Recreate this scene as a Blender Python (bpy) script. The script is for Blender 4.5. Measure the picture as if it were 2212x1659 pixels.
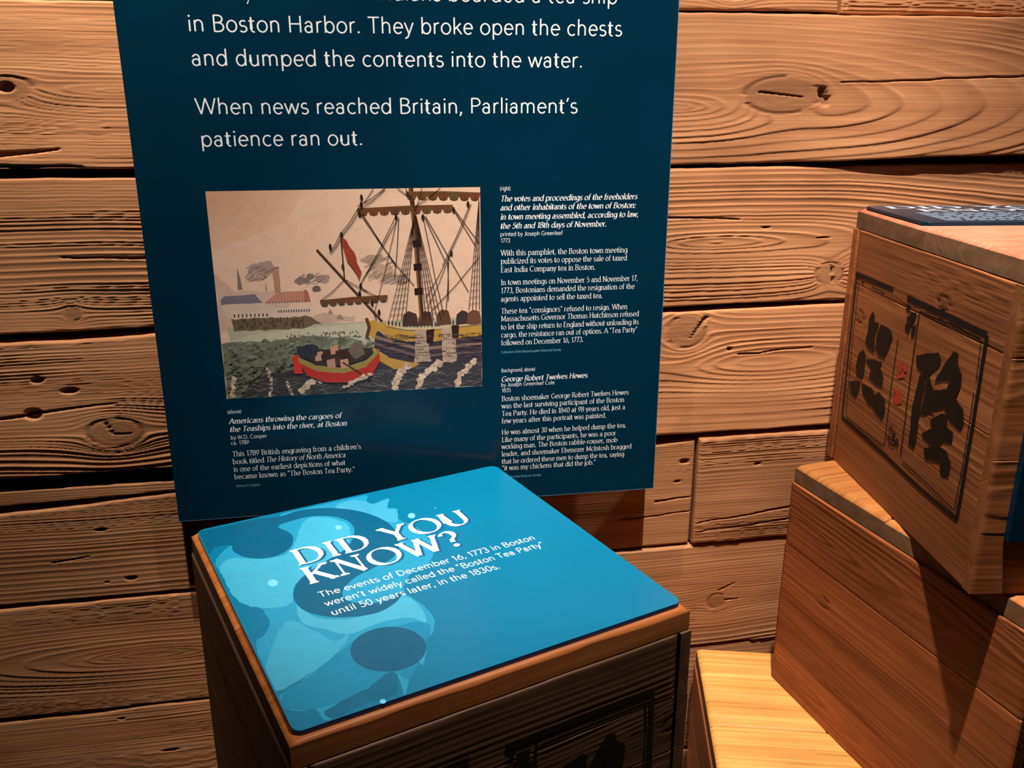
import bpy, math
import numpy as np
from mathutils import Vector, Matrix
from mathutils.geometry import tessellate_polygon

# ---------------------------------------------------------------- clear, camera, light, exposure
for o in list(bpy.data.objects): bpy.data.objects.remove(o)
scene = bpy.context.scene
COL = scene.collection

FPX, YAW, PITCH = 1919.6, .1623, .3127
cam_d = bpy.data.cameras.new('camera'); cam = bpy.data.objects.new('camera', cam_d); COL.objects.link(cam)
cam_d.sensor_fit = 'HORIZONTAL'; cam_d.sensor_width = 36.0; cam_d.lens = FPX / 2212 * 36.0
cam_d.clip_start = .02
cam.location = (0, 0, 1.5)
cam.rotation_euler = (math.pi/2 - PITCH, 0, -YAW)
scene.camera = cam

vs = scene.view_settings
vs.view_transform = 'Standard'; vs.look = 'None'; vs.gamma = 1.0; vs.use_curve_mapping = False
vs.exposure = 0.0

world = bpy.data.worlds.new('dim_gallery'); scene.world = world; world.use_nodes = True
bg = world.node_tree.nodes['Background']; bg.inputs[0].default_value = (.85, .62, .5, 1); bg.inputs[1].default_value = .04

LAMP_SPOTS = [
    # location, target, power, cone angle, blend, radius, colour
    ((-.26, .98, 2.80), (-.24, 1.40, 1.62), 200, 58, 1.0, .016, (1, .91, .82)),
    (( .45, .73, 2.86), ( .66, 1.18,   .62), 330, 62, 1.0, .016, (1, .91, .82)),
    (( 1.75, .95, 2.80), (1.15, 1.42, 1.45), 90, 44, .9, .02, (1, .86, .76)),
]
TPY = .2645

# printed text: style, words, left end, right end, baseline height (metres on the sign)
TEXT = [
  ('S', 'y', -0.1523, -0.1460, 1.6336),
  ('S', 'Indians boarded a tea ship', 0.0283, 0.3952, 1.6345),
  ('S', 'in Boston Harbor. They broke open the chests', -0.2368, 0.4042, 1.5890),
  ('S', 'and dumped the contents into the water.', -0.2367, 0.3435, 1.5430),
  ('S', 'When news reached Britain, Parliament’s', -0.2380, 0.3367, 1.4757),
  ('S', 'patience ran out.', -0.2355, 0.0026, 1.4299),
  ('s', '(right)', 0.2132, 0.2303, 1.3584),
  ('B', 'The votes and proceedings of the freeholders', 0.2137, 0.4391, 1.3411),
  ('B', 'and other inhabitants of the town of Boston:', 0.2133, 0.4371, 1.3271),
  ('B', 'in town meeting assembled, according to law,', 0.2136, 0.4423, 1.3125),
  ('B', 'the 5th and 18th days of November.', 0.2134, 0.3890, 1.2980),
  ('s', 'printed by Joseph Greenleaf', 0.2133, 0.3161, 1.2860),
  ('s', '1773', 0.2142, 0.2293, 1.2756),
  ('R', 'With this pamphlet, the Boston town meeting', 0.2141, 0.4263, 1.2544),
  ('R', 'publicized its votes to oppose the sale of taxed', 0.2139, 0.4263, 1.2410),
  ('R', 'East India Company tea in Boston.', 0.2140, 0.3725, 1.2271),
  ('R', 'In town meetings on November 5 and November 17,', 0.2141, 0.4464, 1.2061),
  ('R', '1773, Bostonians demanded the resignation of the', 0.2141, 0.4415, 1.1925),
  ('R', 'agents appointed to sell the taxed tea.', 0.2138, 0.3865, 1.1786),
  ('R', 'These tea “consignors” refused to resign. When', 0.2141, 0.4303, 1.1580),
  ('R', 'Massachusetts Governor Thomas Hutchinson refused', 0.2143, 0.4511, 1.1449),
  ('R', 'to let the ship return to England without unloading its', 0.2140, 0.4514, 1.1308),
  ('R', 'cargo, the resistance ran out of options. A “Tea Party”', 0.2140, 0.4492, 1.1172),
  ('R', 'followed on December 16, 1773.', 0.2141, 0.3555, 1.1036),
  ('t', 'Collection of the Massachusetts Historical Society', 0.2139, 0.3170, 1.0897),
  ('s', '(background, above)', 0.2138, 0.2725, 1.0564),
  ('B', 'George Robert Twelves Hewes', 0.2141, 0.3638, 1.0396),
  ('s', 'by Joseph Greenleaf Cole', 0.2137, 0.3064, 1.0307),
  ('s', '1835', 0.2148, 0.2304, 1.0208),
  ('R', 'Boston shoemaker George Robert Twelves Hewes', 0.2148, 0.4391, 1.0048),
  ('R', 'was the last surviving participant of the Boston', 0.2144, 0.4313, 0.9916),
  ('R', 'Tea Party. He died in 1840 at 98 years old, just a', 0.2147, 0.4336, 0.9778),
  ('R', 'few years after this portrait was painted.', 0.2146, 0.3999, 0.9642),
  ('R', 'He was almost 30 when he helped dump the tea.', 0.2146, 0.4370, 0.9434),
  ('R', 'Like many of the participants, he was a poor', 0.2148, 0.4190, 0.9297),
  ('R', 'working man. The Boston rabble-rouser, mob', 0.2141, 0.4220, 0.9167),
  ('R', 'leader, and shoemaker Ebenezer McIntosh bragged', 0.2144, 0.4483, 0.9028),
  ('R', 'that he ordered these men to dump the tea, saying', 0.2144, 0.4353, 0.8888),
  ('R', '“it was my chickens that did the job.”', 0.2151, 0.3832, 0.8763),
  ('t', 'Collection of the Bostonian Society', 0.2143, 0.2844, 0.8612),
  ('s', '(above)', -0.2375, -0.2153, 1.0082),
  ('B', 'Americans throwing the cargoes of', -0.2366, -0.0560, 0.9906),
  ('B', 'the Teaships into the river, at Boston', -0.2368, -0.0478, 0.9764),
  ('s', 'by W.D. Cooper', -0.2365, -0.1784, 0.9632),
  ('s', 'ca. 1789', -0.2367, -0.2081, 0.9536),
  ('R', 'This 1789 British engraving from a children’s', -0.2365, -0.0265, 0.9330),
  ('R', 'book titled', -0.2371, -0.1865, 0.9192),
  ('I', 'The History of North America', -0.1836, -0.0532, 0.9196),
  ('R', 'is one of the earliest depictions of what', -0.2368, -0.0540, 0.9056),
  ('R', 'became known as “The Boston Tea Party.”', -0.2370, -0.0390, 0.8921),
  ('t', 'Library of Congress', -0.2365, -0.1967, 0.8776),
]
# printed shapes on the blue lid panel (metres on the panel)
SPLASH = {
  'light': [(0.1124, 0.4788), (0.1344, 0.4937), (0.2114, 0.5028), (0.2577, 0.4917), (0.2502, 0.4664), (0.2551, 0.454), (0.2852, 0.4613), (0.2711, 0.4309), (0.282, 0.42), (0.2705, 0.3856), (0.2791, 0.3632), (0.2851, 0.3343), (0.2794, 0.2809), (0.2548, 0.2421), (0.2205, 0.2259), (0.1979, 0.1919), (0.2063, 0.1557), (0.2059, 0.1199), (0.194, 0.0925), (0.1805, 0.0838), (0.1692, 0.0586), (0.1553, 0.0389), (0.1552, 0.0563), (0.1455, 0.0469), (0.1344, 0.0243), (0.1181, 0.0017), (0.1254, 0.0388), (0.1101, 0.038), (0.0933, 0.0291), (0.0692, 0.0204), (0.0352, 0.0016), (0.0304, 0.025), (0.0313, 0.0373), (0.0215, 0.028), (0.0083, 0.0332), (0.002, 0.0452), (0.004, 0.0658), (0.0247, 0.0721), (0.0682, 0.1103), (0.0282, 0.084), (0.0018, 0.076), (0.0015, 0.1132), (0.0046, 0.1719), (0.0201, 0.1847), (0.0306, 0.2068), (0.0305, 0.2302), (0.0258, 0.257), (0.0106, 0.2656), (0.008, 0.3182), (0.0038, 0.3831), (0.0192, 0.4116), (0.0351, 0.4259)],
  'bright': [(0.0309, 0.3862), (0.0622, 0.3649), (0.0937, 0.3622), (0.1147, 0.3891), (0.1404, 0.4411), (0.1656, 0.4534), (0.1977, 0.409), (0.1811, 0.3518), (0.1444, 0.3041), (0.1166, 0.2982), (0.0819, 0.2767), (0.0639, 0.2356), (0.0307, 0.2421), (0.0093, 0.2725), (0.0053, 0.3197), (0.0079, 0.3735)],
  'bright2': [(0.0716, 0.2313), (0.0823, 0.1894), (0.116, 0.1675), (0.1572, 0.165), (0.1923, 0.1823), (0.2016, 0.1522), (0.1944, 0.1149), (0.1812, 0.1338), (0.1478, 0.141), (0.1052, 0.1369), (0.0843, 0.1597), (0.0645, 0.1878)],
  'pale': [(-0.0001, 0.1117), (0.0473, 0.1975), (0.0731, 0.1604), (0.0862, 0.1313), (0.1052, 0.1369), (0.0774, 0.1051), (0.0326, 0.0815), (0.0029, 0.0753)],
  'mid': [(0.0774, 0.1051), (0.1179, 0.1243), (0.1821, 0.1217), (0.1952, 0.1031), (0.1785, 0.0795), (0.1344, 0.0243), (0.1259, 0.0433), (0.1109, 0.0399), (0.0832, 0.0302), (0.04, 0.0239), (0.0052, 0.0392), (0.0083, 0.0678), (0.037, 0.0791)],
  'mid2': [(0.2551, 0.454), (0.2836, 0.4573), (0.268, 0.4279), (0.2789, 0.4171), (0.2654, 0.3796), (0.2502, 0.3926), (0.2276, 0.4413), (0.2, 0.4689), (0.2277, 0.4838), (0.2486, 0.4673)],
  'dark': [(0.1154, 0.0445), (0.1262, 0.0408), (0.1106, 0.0059), (0.0807, 0.0096), (0.0425, 0.0016), (0.0377, 0.0168), (0.0662, 0.0264), (0.0889, 0.0315)],
  'q1': [(0.115, 0.4819), (0.1468, 0.4867), (0.1874, 0.476), (0.2276, 0.4413), (0.2502, 0.3926), (0.2512, 0.345), (0.238, 0.3042), (0.2155, 0.2788), (0.1841, 0.2674), (0.1613, 0.2592), (0.1399, 0.2441), (0.1276, 0.225), (0.1293, 0.2051), (0.1504, 0.1871), (0.1773, 0.1844), (0.1977, 0.1953), (0.1817, 0.1757), (0.1568, 0.164), (0.1332, 0.1655), (0.1123, 0.1737), (0.093, 0.1863), (0.0762, 0.2075), (0.0703, 0.2321), (0.0733, 0.2555), (0.0862, 0.281), (0.1075, 0.2998), (0.1354, 0.3164), (0.1685, 0.3354), (0.189, 0.3594), (0.2022, 0.3893), (0.2015, 0.4199), (0.1847, 0.4454), (0.1599, 0.4584), (0.1351, 0.459), (0.1076, 0.4509), (0.1169, 0.4204), (0.1144, 0.3973), (0.1026, 0.3763), (0.083, 0.3644), (0.0597, 0.3678), (0.0415, 0.384), (0.0327, 0.4079), (0.0337, 0.4267), (0.0135, 0.4302), (-0.0006, 0.4151), (0.0018, 0.4934), (0.0517, 0.4997)],
  'dot': [(0.1746, 0.0706), (0.1717, 0.0642), (0.1678, 0.0585), (0.1632, 0.0535), (0.1578, 0.0494), (0.152, 0.0463), (0.1457, 0.0442), (0.1392, 0.0432), (0.1326, 0.0432), (0.1261, 0.0443), (0.1199, 0.0465), (0.114, 0.0496), (0.1085, 0.0537), (0.1038, 0.0585), (0.0997, 0.0641), (0.0965, 0.0702), (0.0942, 0.0769), (0.0929, 0.0838), (0.0927, 0.0908), (0.0935, 0.0978), (0.0953, 0.1046), (0.0983, 0.1109), (0.1021, 0.1168), (0.1069, 0.1218), (0.1125, 0.126), (0.1187, 0.1292), (0.1253, 0.1313), (0.1323, 0.1321), (0.1394, 0.1317), (0.1463, 0.1301), (0.153, 0.1273), (0.1591, 0.1234), (0.1646, 0.1185), (0.1692, 0.1127), (0.1729, 0.1062), (0.1755, 0.0993), (0.1769, 0.092), (0.1773, 0.0847), (0.1765, 0.0775)],
  'spot0': [(0.0639, 0.2922), (0.0616, 0.2879), (0.0583, 0.286), (0.0549, 0.2871), (0.0524, 0.2908), (0.0518, 0.2961), (0.0531, 0.3011), (0.056, 0.3044), (0.0596, 0.3048), (0.0627, 0.3023), (0.0643, 0.2975)],
  'spot1': [(0.1876, 0.4017), (0.1857, 0.3983), (0.183, 0.3967), (0.1805, 0.3975), (0.1789, 0.4003), (0.1788, 0.4044), (0.1801, 0.4083), (0.1825, 0.4109), (0.1852, 0.4114), (0.1874, 0.4095), (0.1883, 0.4059)],
  'spot2': [(0.2968, 0.3842), (0.2942, 0.3803), (0.2908, 0.3785), (0.2878, 0.3794), (0.2861, 0.3827), (0.2862, 0.3874), (0.2882, 0.3919), (0.2913, 0.395), (0.2947, 0.3955), (0.2972, 0.3933), (0.298, 0.3891)],
  'spot3': [(0.335, 0.3931), (0.3344, 0.3924), (0.3338, 0.392), (0.3332, 0.3922), (0.3329, 0.3928), (0.3329, 0.3937), (0.3333, 0.3946), (0.334, 0.3952), (0.3346, 0.3953), (0.3351, 0.3949), (0.3352, 0.3941)],
  'spot4': [(0.0978, 0.0009), (0.0965, -0.0007), (0.0948, -0.0013), (0.093, -0.0006), (0.0918, 0.001), (0.0915, 0.0032), (0.0923, 0.0051), (0.0939, 0.0063), (0.0957, 0.0062), (0.0973, 0.005), (0.098, 0.003)],
}
# brush marks on a chest face (metres along and up the face)
DECAL = {
  'line': [(0.0075, [(0.0292, 0.331), (0.1636, 0.3323)]), (0.009, [(0.2093, 0.3297), (0.3044, 0.3302), (0.4196, 0.3288)]), (0.006, [(0.0322, 0.3321), (0.0352, 0.2408), (0.0422, 0.0834)]), (0.006, [(0.0422, 0.0834), (0.1995, 0.0824), (0.3228, 0.0775), (0.4213, 0.0789)]), (0.008, [(0.4196, 0.3288), (0.4215, 0.2143), (0.4213, 0.0789)]), (0.002, [(0.043, 0.3282), (0.046, 0.2265), (0.0551, 0.0926)]), (0.002, [(0.4093, 0.3198), (0.4127, 0.2675)]), (0.002, [(0.4125, 0.2511), (0.4146, 0.1709), (0.4124, 0.0877)]), (0.0025, [(0.0577, 0.0906), (0.1049, 0.0904), (0.1992, 0.0933)]), (0.002, [(0.2624, 0.0938), (0.328, 0.0926), (0.4106, 0.0868)]), (0.003, [(0.2522, 0.319), (0.333, 0.3213), (0.4071, 0.3209)]), (0.0028, [(0.1993, 0.265), (0.1982, 0.1844), (0.2018, 0.0943)]), (0.0035, [(0.2496, 0.3195), (0.2501, 0.2417), (0.2553, 0.1001)]), (0.002, [(0.092, 0.3212), (0.1186, 0.3215), (0.1391, 0.3207)]), (0.003, [(0.0524, 0.3225), (0.0638, 0.3226)])],
  'black': [[(0.0965, 0.2694), (0.1054, 0.285), (0.115, 0.2812), (0.1169, 0.2702), (0.1327, 0.273), (0.1288, 0.262), (0.1252, 0.2477), (0.1283, 0.2351), (0.1293, 0.2232), (0.1053, 0.226), (0.0943, 0.234), (0.0988, 0.2488)], [(0.1326, 0.263), (0.1414, 0.2731), (0.1728, 0.272), (0.1821, 0.2629), (0.1743, 0.2439), (0.1674, 0.2328), (0.1672, 0.2254), (0.1468, 0.2242), (0.1312, 0.2332), (0.13, 0.2517)], [(0.0745, 0.2076), (0.0904, 0.2191), (0.1028, 0.2088), (0.1036, 0.1951), (0.1044, 0.1814), (0.0983, 0.1697), (0.079, 0.1693), (0.0703, 0.188)], [(0.1032, 0.2075), (0.1613, 0.2183), (0.1545, 0.2078), (0.1694, 0.1963), (0.1714, 0.1795), (0.1489, 0.1762), (0.1223, 0.1801), (0.125, 0.1961), (0.1115, 0.2003)], [(0.0537, 0.1526), (0.0932, 0.1652), (0.0958, 0.1561), (0.085, 0.1325), (0.0656, 0.1346)], [(0.0984, 0.1627), (0.1393, 0.1676), (0.1477, 0.1594), (0.1622, 0.1711), (0.1845, 0.1638), (0.1895, 0.1467), (0.1828, 0.1302), (0.1611, 0.1338), (0.1473, 0.14), (0.1306, 0.1383), (0.1075, 0.1487)], [(0.2583, 0.2564), (0.2861, 0.2681), (0.3155, 0.2772), (0.3247, 0.2687), (0.3211, 0.2582), (0.3028, 0.2431), (0.3008, 0.2341), (0.2859, 0.2367), (0.2652, 0.2413)], [(0.2752, 0.2321), (0.2877, 0.2385), (0.2951, 0.2214), (0.2916, 0.2006), (0.2909, 0.1781), (0.2929, 0.1463), (0.2894, 0.1245), (0.2729, 0.1256), (0.2675, 0.1823)], [(0.3165, 0.2355), (0.327, 0.253), (0.3507, 0.2899), (0.3627, 0.2888), (0.3677, 0.2746), (0.3796, 0.2648), (0.3819, 0.2543), (0.3743, 0.2314), (0.3952, 0.2227), (0.4019, 0.207), (0.3975, 0.1944), (0.3695, 0.1973), (0.3506, 0.2104), (0.3493, 0.2368), (0.3545, 0.2512)], [(0.2946, 0.231), (0.305, 0.2355), (0.3176, 0.224), (0.3496, 0.2358), (0.3743, 0.2314), (0.3526, 0.2111), (0.3179, 0.1915), (0.3022, 0.181), (0.2916, 0.1808), (0.2953, 0.2044)], [(0.3208, 0.1816), (0.3468, 0.2008), (0.3638, 0.2022), (0.3637, 0.1881), (0.3498, 0.1756), (0.3282, 0.1722)], [(0.3282, 0.1722), (0.3637, 0.1881), (0.3815, 0.1855), (0.3836, 0.1711), (0.3615, 0.1658), (0.3515, 0.1546), (0.3305, 0.1486), (0.3116, 0.1486), (0.3047, 0.1558)], [(0.3141, 0.137), (0.3515, 0.1546), (0.3731, 0.1562), (0.3876, 0.1432), (0.3866, 0.1249), (0.3686, 0.1193), (0.3618, 0.1347), (0.3237, 0.1235)], [(0.2071, 0.3194), (0.2164, 0.3227), (0.2228, 0.3181), (0.2177, 0.3096)], [(0.2241, 0.3135), (0.2434, 0.3157), (0.2411, 0.3067), (0.2318, 0.2958), (0.2217, 0.2958)], [(0.2128, 0.2911), (0.2238, 0.2975), (0.2291, 0.2878), (0.2179, 0.2824)], [(0.2348, 0.2942), (0.2457, 0.2993), (0.2461, 0.2812), (0.2372, 0.2776)], [(0.2166, 0.3044), (0.2258, 0.3078), (0.2352, 0.3016), (0.2274, 0.2849), (0.2244, 0.2779)]],
  'grey': [[(0.2054, 0.131), (0.2385, 0.1303), (0.2454, 0.0973), (0.2072, 0.0992)]],
  'red': [[(0.2101, 0.2318), (0.2169, 0.2356), (0.2225, 0.2309), (0.2204, 0.2162), (0.2137, 0.2154)], [(0.2242, 0.234), (0.2355, 0.2398), (0.2379, 0.228), (0.2291, 0.2228)], [(0.2113, 0.2147), (0.23, 0.223), (0.2365, 0.2187), (0.2158, 0.2084)], [(0.2066, 0.1898), (0.2255, 0.1934), (0.2348, 0.1888), (0.2372, 0.1768), (0.217, 0.1671), (0.2093, 0.175), (0.2163, 0.1826)]],
}
CH1_DU, CH1_DV = 0.0349, 0.0044

# ---------------------------------------------------------------- helpers
def link(o, parent=None):
    COL.objects.link(o)
    if parent is not None: o.parent = parent
    return o
def thing(name, label, cat, loc=(0, 0, 0), rz=0, group=None):
    o = bpy.data.objects.new(name, None); o.empty_display_size = .05; link(o)
    o.location = loc; o.rotation_euler = (0, 0, rz); o['label'] = label; o['category'] = cat
    if group: o['group'] = group
    return o
def tag(o, label, cat, group=None):
    o['label'] = label; o['category'] = cat
    if group: o['group'] = group
def mesh_obj(name, verts, faces, mat, parent=None, smooth=False, attrs=None, loc=None, rz=0):
    me = bpy.data.meshes.new(name); me.from_pydata([tuple(v) for v in verts], [], faces); me.update()
    if smooth: me.polygons.foreach_set('use_smooth', [True]*len(me.polygons))
    me.materials.append(mat)
    o = bpy.data.objects.new(name, me); link(o, parent)
    if loc: o.location = loc
    o.rotation_euler = (0, 0, rz)
    return o
def bevel_box(name, lo, hi, mat, parent=None, b=.002, seg=2, vert_r=None):
    """box with rounded edges; vert_r rounds the vertical corners more"""
    import bmesh
    bm = bmesh.new()
    x0, y0, z0 = lo; x1, y1, z1 = hi
    if vert_r:
        pts = []
        for cx, cy, a0 in ((x1-vert_r, y1-vert_r, 0), (x0+vert_r, y1-vert_r, 90), (x0+vert_r, y0+vert_r, 180), (x1-vert_r, y0+vert_r, 270)):
            for k in range(6):
                a = math.radians(a0 + 90*k/5); pts.append((cx+vert_r*math.cos(a), cy+vert_r*math.sin(a)))
        lo_v = [bm.verts.new((x, y, z0)) for x, y in pts]; hi_v = [bm.verts.new((x, y, z1)) for x, y in pts]
        n = len(pts)
        for i in range(n): bm.faces.new((lo_v[i], lo_v[(i+1) % n], hi_v[(i+1) % n], hi_v[i]))
        bm.faces.new(hi_v); bm.faces.new(lo_v[::-1])
        ed = [e for e in bm.edges if all(abs(v.co.z-z1) < 1e-7 for v in e.verts)]
        bmesh.ops.bevel(bm, geom=ed, offset=b, segments=seg, profile=.5, affect='EDGES')
    else:
        vs_ = [bm.verts.new((x, y, z)) for x in (x0, x1) for y in (y0, y1) for z in (z0, z1)]
        for f in ((0,1,3,2), (4,6,7,5), (0,4,5,1), (2,3,7,6), (0,2,6,4), (1,5,7,3)): bm.faces.new([vs_[i] for i in f])
        bmesh.ops.recalc_face_normals(bm, faces=bm.faces)
        if b: bmesh.ops.bevel(bm, geom=list(bm.edges), offset=b, segments=seg, profile=.5, affect='EDGES')
    me = bpy.data.meshes.new(name); bm.to_mesh(me); bm.free(); me.materials.append(mat)
    for p in me.polygons: p.use_smooth = False
    o = bpy.data.objects.new(name, me); link(o, parent); return o

# ---- value noise in numpy
_rng = np.random.RandomState(7); _TAB = _rng.rand(512, 512)
def vn(x, y, seed=0):
    x = np.asarray(x, float) + seed*17.31 + 200; y = np.asarray(y, float) + seed*9.73 + 200
    xi = np.floor(x).astype(int); yi = np.floor(y).astype(int); fx = x-xi; fy = y-yi
    fx = fx*fx*(3-2*fx); fy = fy*fy*(3-2*fy)
    a = _TAB[xi % 512, yi % 512]; b = _TAB[(xi+1) % 512, yi % 512]; c = _TAB[xi % 512, (yi+1) % 512]; d = _TAB[(xi+1) % 512, (yi+1) % 512]
    return (a*(1-fx)+b*fx)*(1-fy) + (c*(1-fx)+d*fx)*fy - .5
def fbm(x, y, seed=0, n=3):
    s = 0; a = 1
    for k in range(n): s = s + a*vn(x*2**k, y*2**k, seed+k*3); a *= .5
    return s
def sstep(x, a, b):
    t = np.clip((x-a)/(b-a), 0, 1); return t*t*(3-2*t)

RING_CACHE = {}
def ring_table(seed, period):
    k = (seed, period)
    if k not in RING_CACHE:
        r = np.random.RandomState(seed+11); q = -1.2; xs = []; hs = []
        slow = r.rand(90)
        while q < 3.6:
            m = slow[int((q+1.2)/.055) % 90]
            w = period*(.30+1.15*m)*(.6+.8*r.rand()); w = max(w, .0024)
            a = .45+.55*r.rand()
            for t, h in ((0, 0), (.25, .06), (.5, .3), (.74, .85), (.86, 1), (.95, .25)):
                xs.append(q+t*w); hs.append(h*a)
            q += w
        RING_CACHE[k] = (np.array(xs), np.array(hs))
    return RING_CACHE[k]

def grain(u, v, seed, period, knots=(), cath=None, cracks=(), holes=(), warp=1.0):
    """weathered softwood relief: returns height factor (0..1), darkness, pits depth (m)"""
    q = v + warp*(.016*vn(u*1.7, v*2.5, seed) + .006*vn(u*5, v*7, seed+5) + .0012*vn(u*20, v*30, seed+8))
    if cath is not None:
        uc, vc, S = cath
        q = vc + np.sign(q-vc+1e-9)*np.sqrt((q-vc)**2 + (np.abs(u-uc)/S)**2 * (1+.5*vn(u*3, v*3, seed+4))) if S > 0 else q
        if S > 0:
            q = vc + np.abs(q-vc)
    dark = np.zeros_like(q); flat = np.ones_like(q); pit = np.zeros_like(q)
    for (uk, vk, R, s) in knots:
        du = (u-uk)/s; dv = v-vk; r2 = du*du+dv*dv+1e-9; r = np.sqrt(r2)
        q = q - dv*R*R/np.maximum(r2, R*R)
        ins = 1-sstep(r, R*.85, R*1.05)
        q = q*(1-ins) + ins*(vk + r*.8)
        flat = flat*(1-.75*ins); dark = dark + .5*ins
        rim = np.exp(-((r-R*.98)/(R*.07+.0004))**2) * (vn(u*40, v*60, seed+2) > -.15)
        pit = pit + rim*.0016; dark = dark + rim*.6
    xs, hs = ring_table(seed, period)
    h = np.interp(q, xs, hs)
    amp = .25 + 1.1*sstep(vn(u*1.3, v*11, seed+21)+.25*vn(u*6, v*40, seed+22), -.22, .4)
    for (u0, v0, u1, v1, w) in cracks:
        du, dv = u1-u0, v1-v0; L2 = du*du+dv*dv
        t = np.clip(((u-u0)*du+(v-v0)*dv)/L2, 0, 1)
        wv = v + .003*vn(u*25, 0*u, seed+31)
        d = np.hypot(u-u0-t*du, wv-v0-t*dv); ww = w*(1-.85*t)
        c = 1-sstep(d, ww*.5, ww*.5+.0011); pit = pit + c*.006; dark = dark + c*.5
    for (uh, vh, ru, rv) in holes:
        d = np.hypot((u-uh)/ru, (v-vh)/rv) + .5*vn(u*60, v*110, seed+41)
        c = 1-sstep(d, .7, 1.05); pit = pit + c*.009; dark = dark + c*.5
    return h*amp*flat, np.clip(dark, 0, 1), pit

def board(name, mat, org, eu, ev, en, us, lo, hi, dv, thick, seed, amp, period, parent=None, edge=.004, rough=1.0,
          knots=(), cath=None, cracks=(), holes=(), warp=1.0, tilt=0, bow=None, ends=(True, True), loc=None, rz=0, uv0=(0, 0), tone=0.):
    """one plank: front grid with carved grain, rounded worn edges, sides and back"""
    org = np.array(org, float); eu = np.array(eu, float); ev = np.array(ev, float); en = np.array(en, float)
    us = np.asarray(us, float); nu = len(us)
    LO = lo(us) if callable(lo) else np.full(nu, float(lo)); HI = hi(us) if callable(hi) else np.full(nu, float(hi))
    w = float(np.mean(HI-LO)); nv = max(4, int(round(w/dv))+1)
    if rough:
        LO = LO + rough*(.0022*fbm(us*9, us*0, seed+60) + .0011*vn(us*60, us*0, seed+62)); HI = HI + rough*(.0022*fbm(us*9, us*0+5, seed+61) + .0011*vn(us*60, us*0+3, seed+63))
    t = np.linspace(0, 1, nv)
    e_ = min(.3, edge/w); t = np.unique(np.concatenate([np.linspace(0, e_, 4), t[(t > e_) & (t < 1-e_)], np.linspace(1-e_, 1, 4)])); nv = len(t)
    U = np.repeat(us[:, None], nv, 1); V = LO[:, None] + (HI-LO)[:, None]*t[None]
    h, dark, pit = grain(U+uv0[0], V+uv0[1], seed, period, knots, cath, cracks, holes, warp)
    d = np.minimum(V-LO[:, None], HI[:, None]-V)
    if ends[0]: d = np.minimum(d, U-us[0])
    if ends[1]: d = np.minimum(d, us[-1]-U)
    er = edge*(1+.7*vn(U*25, V*3, seed+70)) if rough else edge + 0*U
    x = np.clip(1-d/er, 0, 1); drop = er*(1-np.sqrt(np.clip(1-x*x, 0, 1)))
    H = amp*1.45*(h-.5) - pit*(1 if amp > 2e-4 else 0) - drop*.8 + rough*.0016*fbm(U*3, V*12, seed+80, 2) + tilt*(V-LO[:, None]) + (bow(U) if bow else 0)
    P = org + U[..., None]*eu + V[..., None]*ev + H[..., None]*en
    nF = nu*nv
    b0 = org + us[:, None]*eu + LO[:, None]*ev - thick*en; b1 = org + us[:, None]*eu + HI[:, None]*ev - thick*en
    verts = np.concatenate([P.reshape(-1, 3), b0, b1])
    i, j = np.meshgrid(np.arange(nu-1), np.arange(nv-1), indexing='ij')
    a = (i*nv+j).ravel(); q = np.stack([a, a+nv, a+nv+1, a+1], 1)
    k = np.arange(nu-1)
    s0 = np.stack([k*nv, nF+k, nF+k+1, (k+1)*nv], 1)
    s1 = np.stack([k*nv+nv-1, (k+1)*nv+nv-1, nF+nu+k+1, nF+nu+k], 1)
    bk = np.stack([nF+k, nF+nu+k, nF+nu+k+1, nF+k+1], 1)
    flip = np.dot(np.cross(eu, ev), en) < 0
    quads = np.concatenate([q, s0, s1, bk])
    e0 = list(range(0, nv)) + [nF+nu, nF]; e1 = [(nu-1)*nv+m for m in range(nv)][::-1] + [nF+nu-1, nF+2*nu-1]
    loops = np.concatenate([quads.ravel(), e0, e1]); nq = len(quads)
    starts = np.concatenate([np.arange(nq)*4, [nq*4, nq*4+len(e0)]])
    tots = np.concatenate([np.full(nq, 4), [len(e0), len(e1)]])
    me = bpy.data.meshes.new(name)
    me.vertices.add(len(verts)); me.vertices.foreach_set('co', verts.astype(np.float32).ravel())
    me.loops.add(len(loops)); me.loops.foreach_set('vertex_index', loops.astype(np.int32))
    me.polygons.add(len(starts)); me.polygons.foreach_set('loop_start', starts.astype(np.int32)); me.polygons.foreach_set('loop_total', tots.astype(np.int32))
    sm = np.zeros(len(starts), bool); sm[:len(q)] = True; me.polygons.foreach_set('use_smooth', sm)
    me.update(calc_edges=True); me.validate()
    if flip: me.flip_normals()
    g = np.concatenate([h.ravel(), np.full(2*nu, .3)]); dk = np.concatenate([dark.ravel(), np.full(2*nu, .2)])
    at = me.attributes.new('g', 'FLOAT', 'POINT'); at.data.foreach_set('value', g.astype(np.float32))
    at = me.attributes.new('dk', 'FLOAT', 'POINT'); at.data.foreach_set('value', dk.astype(np.float32))
    wc = np.zeros((len(verts), 3), np.float32); wc[:nF, 0] = (U+uv0[0]).ravel(); wc[:nF, 1] = (V+uv0[1]).ravel(); wc[:nF, 2] = 0
    wc[nF:nF+nu, 0] = us; wc[nF:nF+nu, 1] = LO-thick; wc[nF:, 2] = thick; wc[nF+nu:, 0] = us; wc[nF+nu:, 1] = HI+thick
    wc[:, 0] += seed*3.17; wc[:, 2] += seed*1.3
    at = me.attributes.new('wc', 'FLOAT_VECTOR', 'POINT'); at.data.foreach_set('vector', wc.ravel())
    me.materials.append(mat)
    o = bpy.data.objects.new(name, me); link(o, parent)
    if loc: o.location = loc
    o.rotation_euler = (0, 0, rz)
    return o

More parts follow.
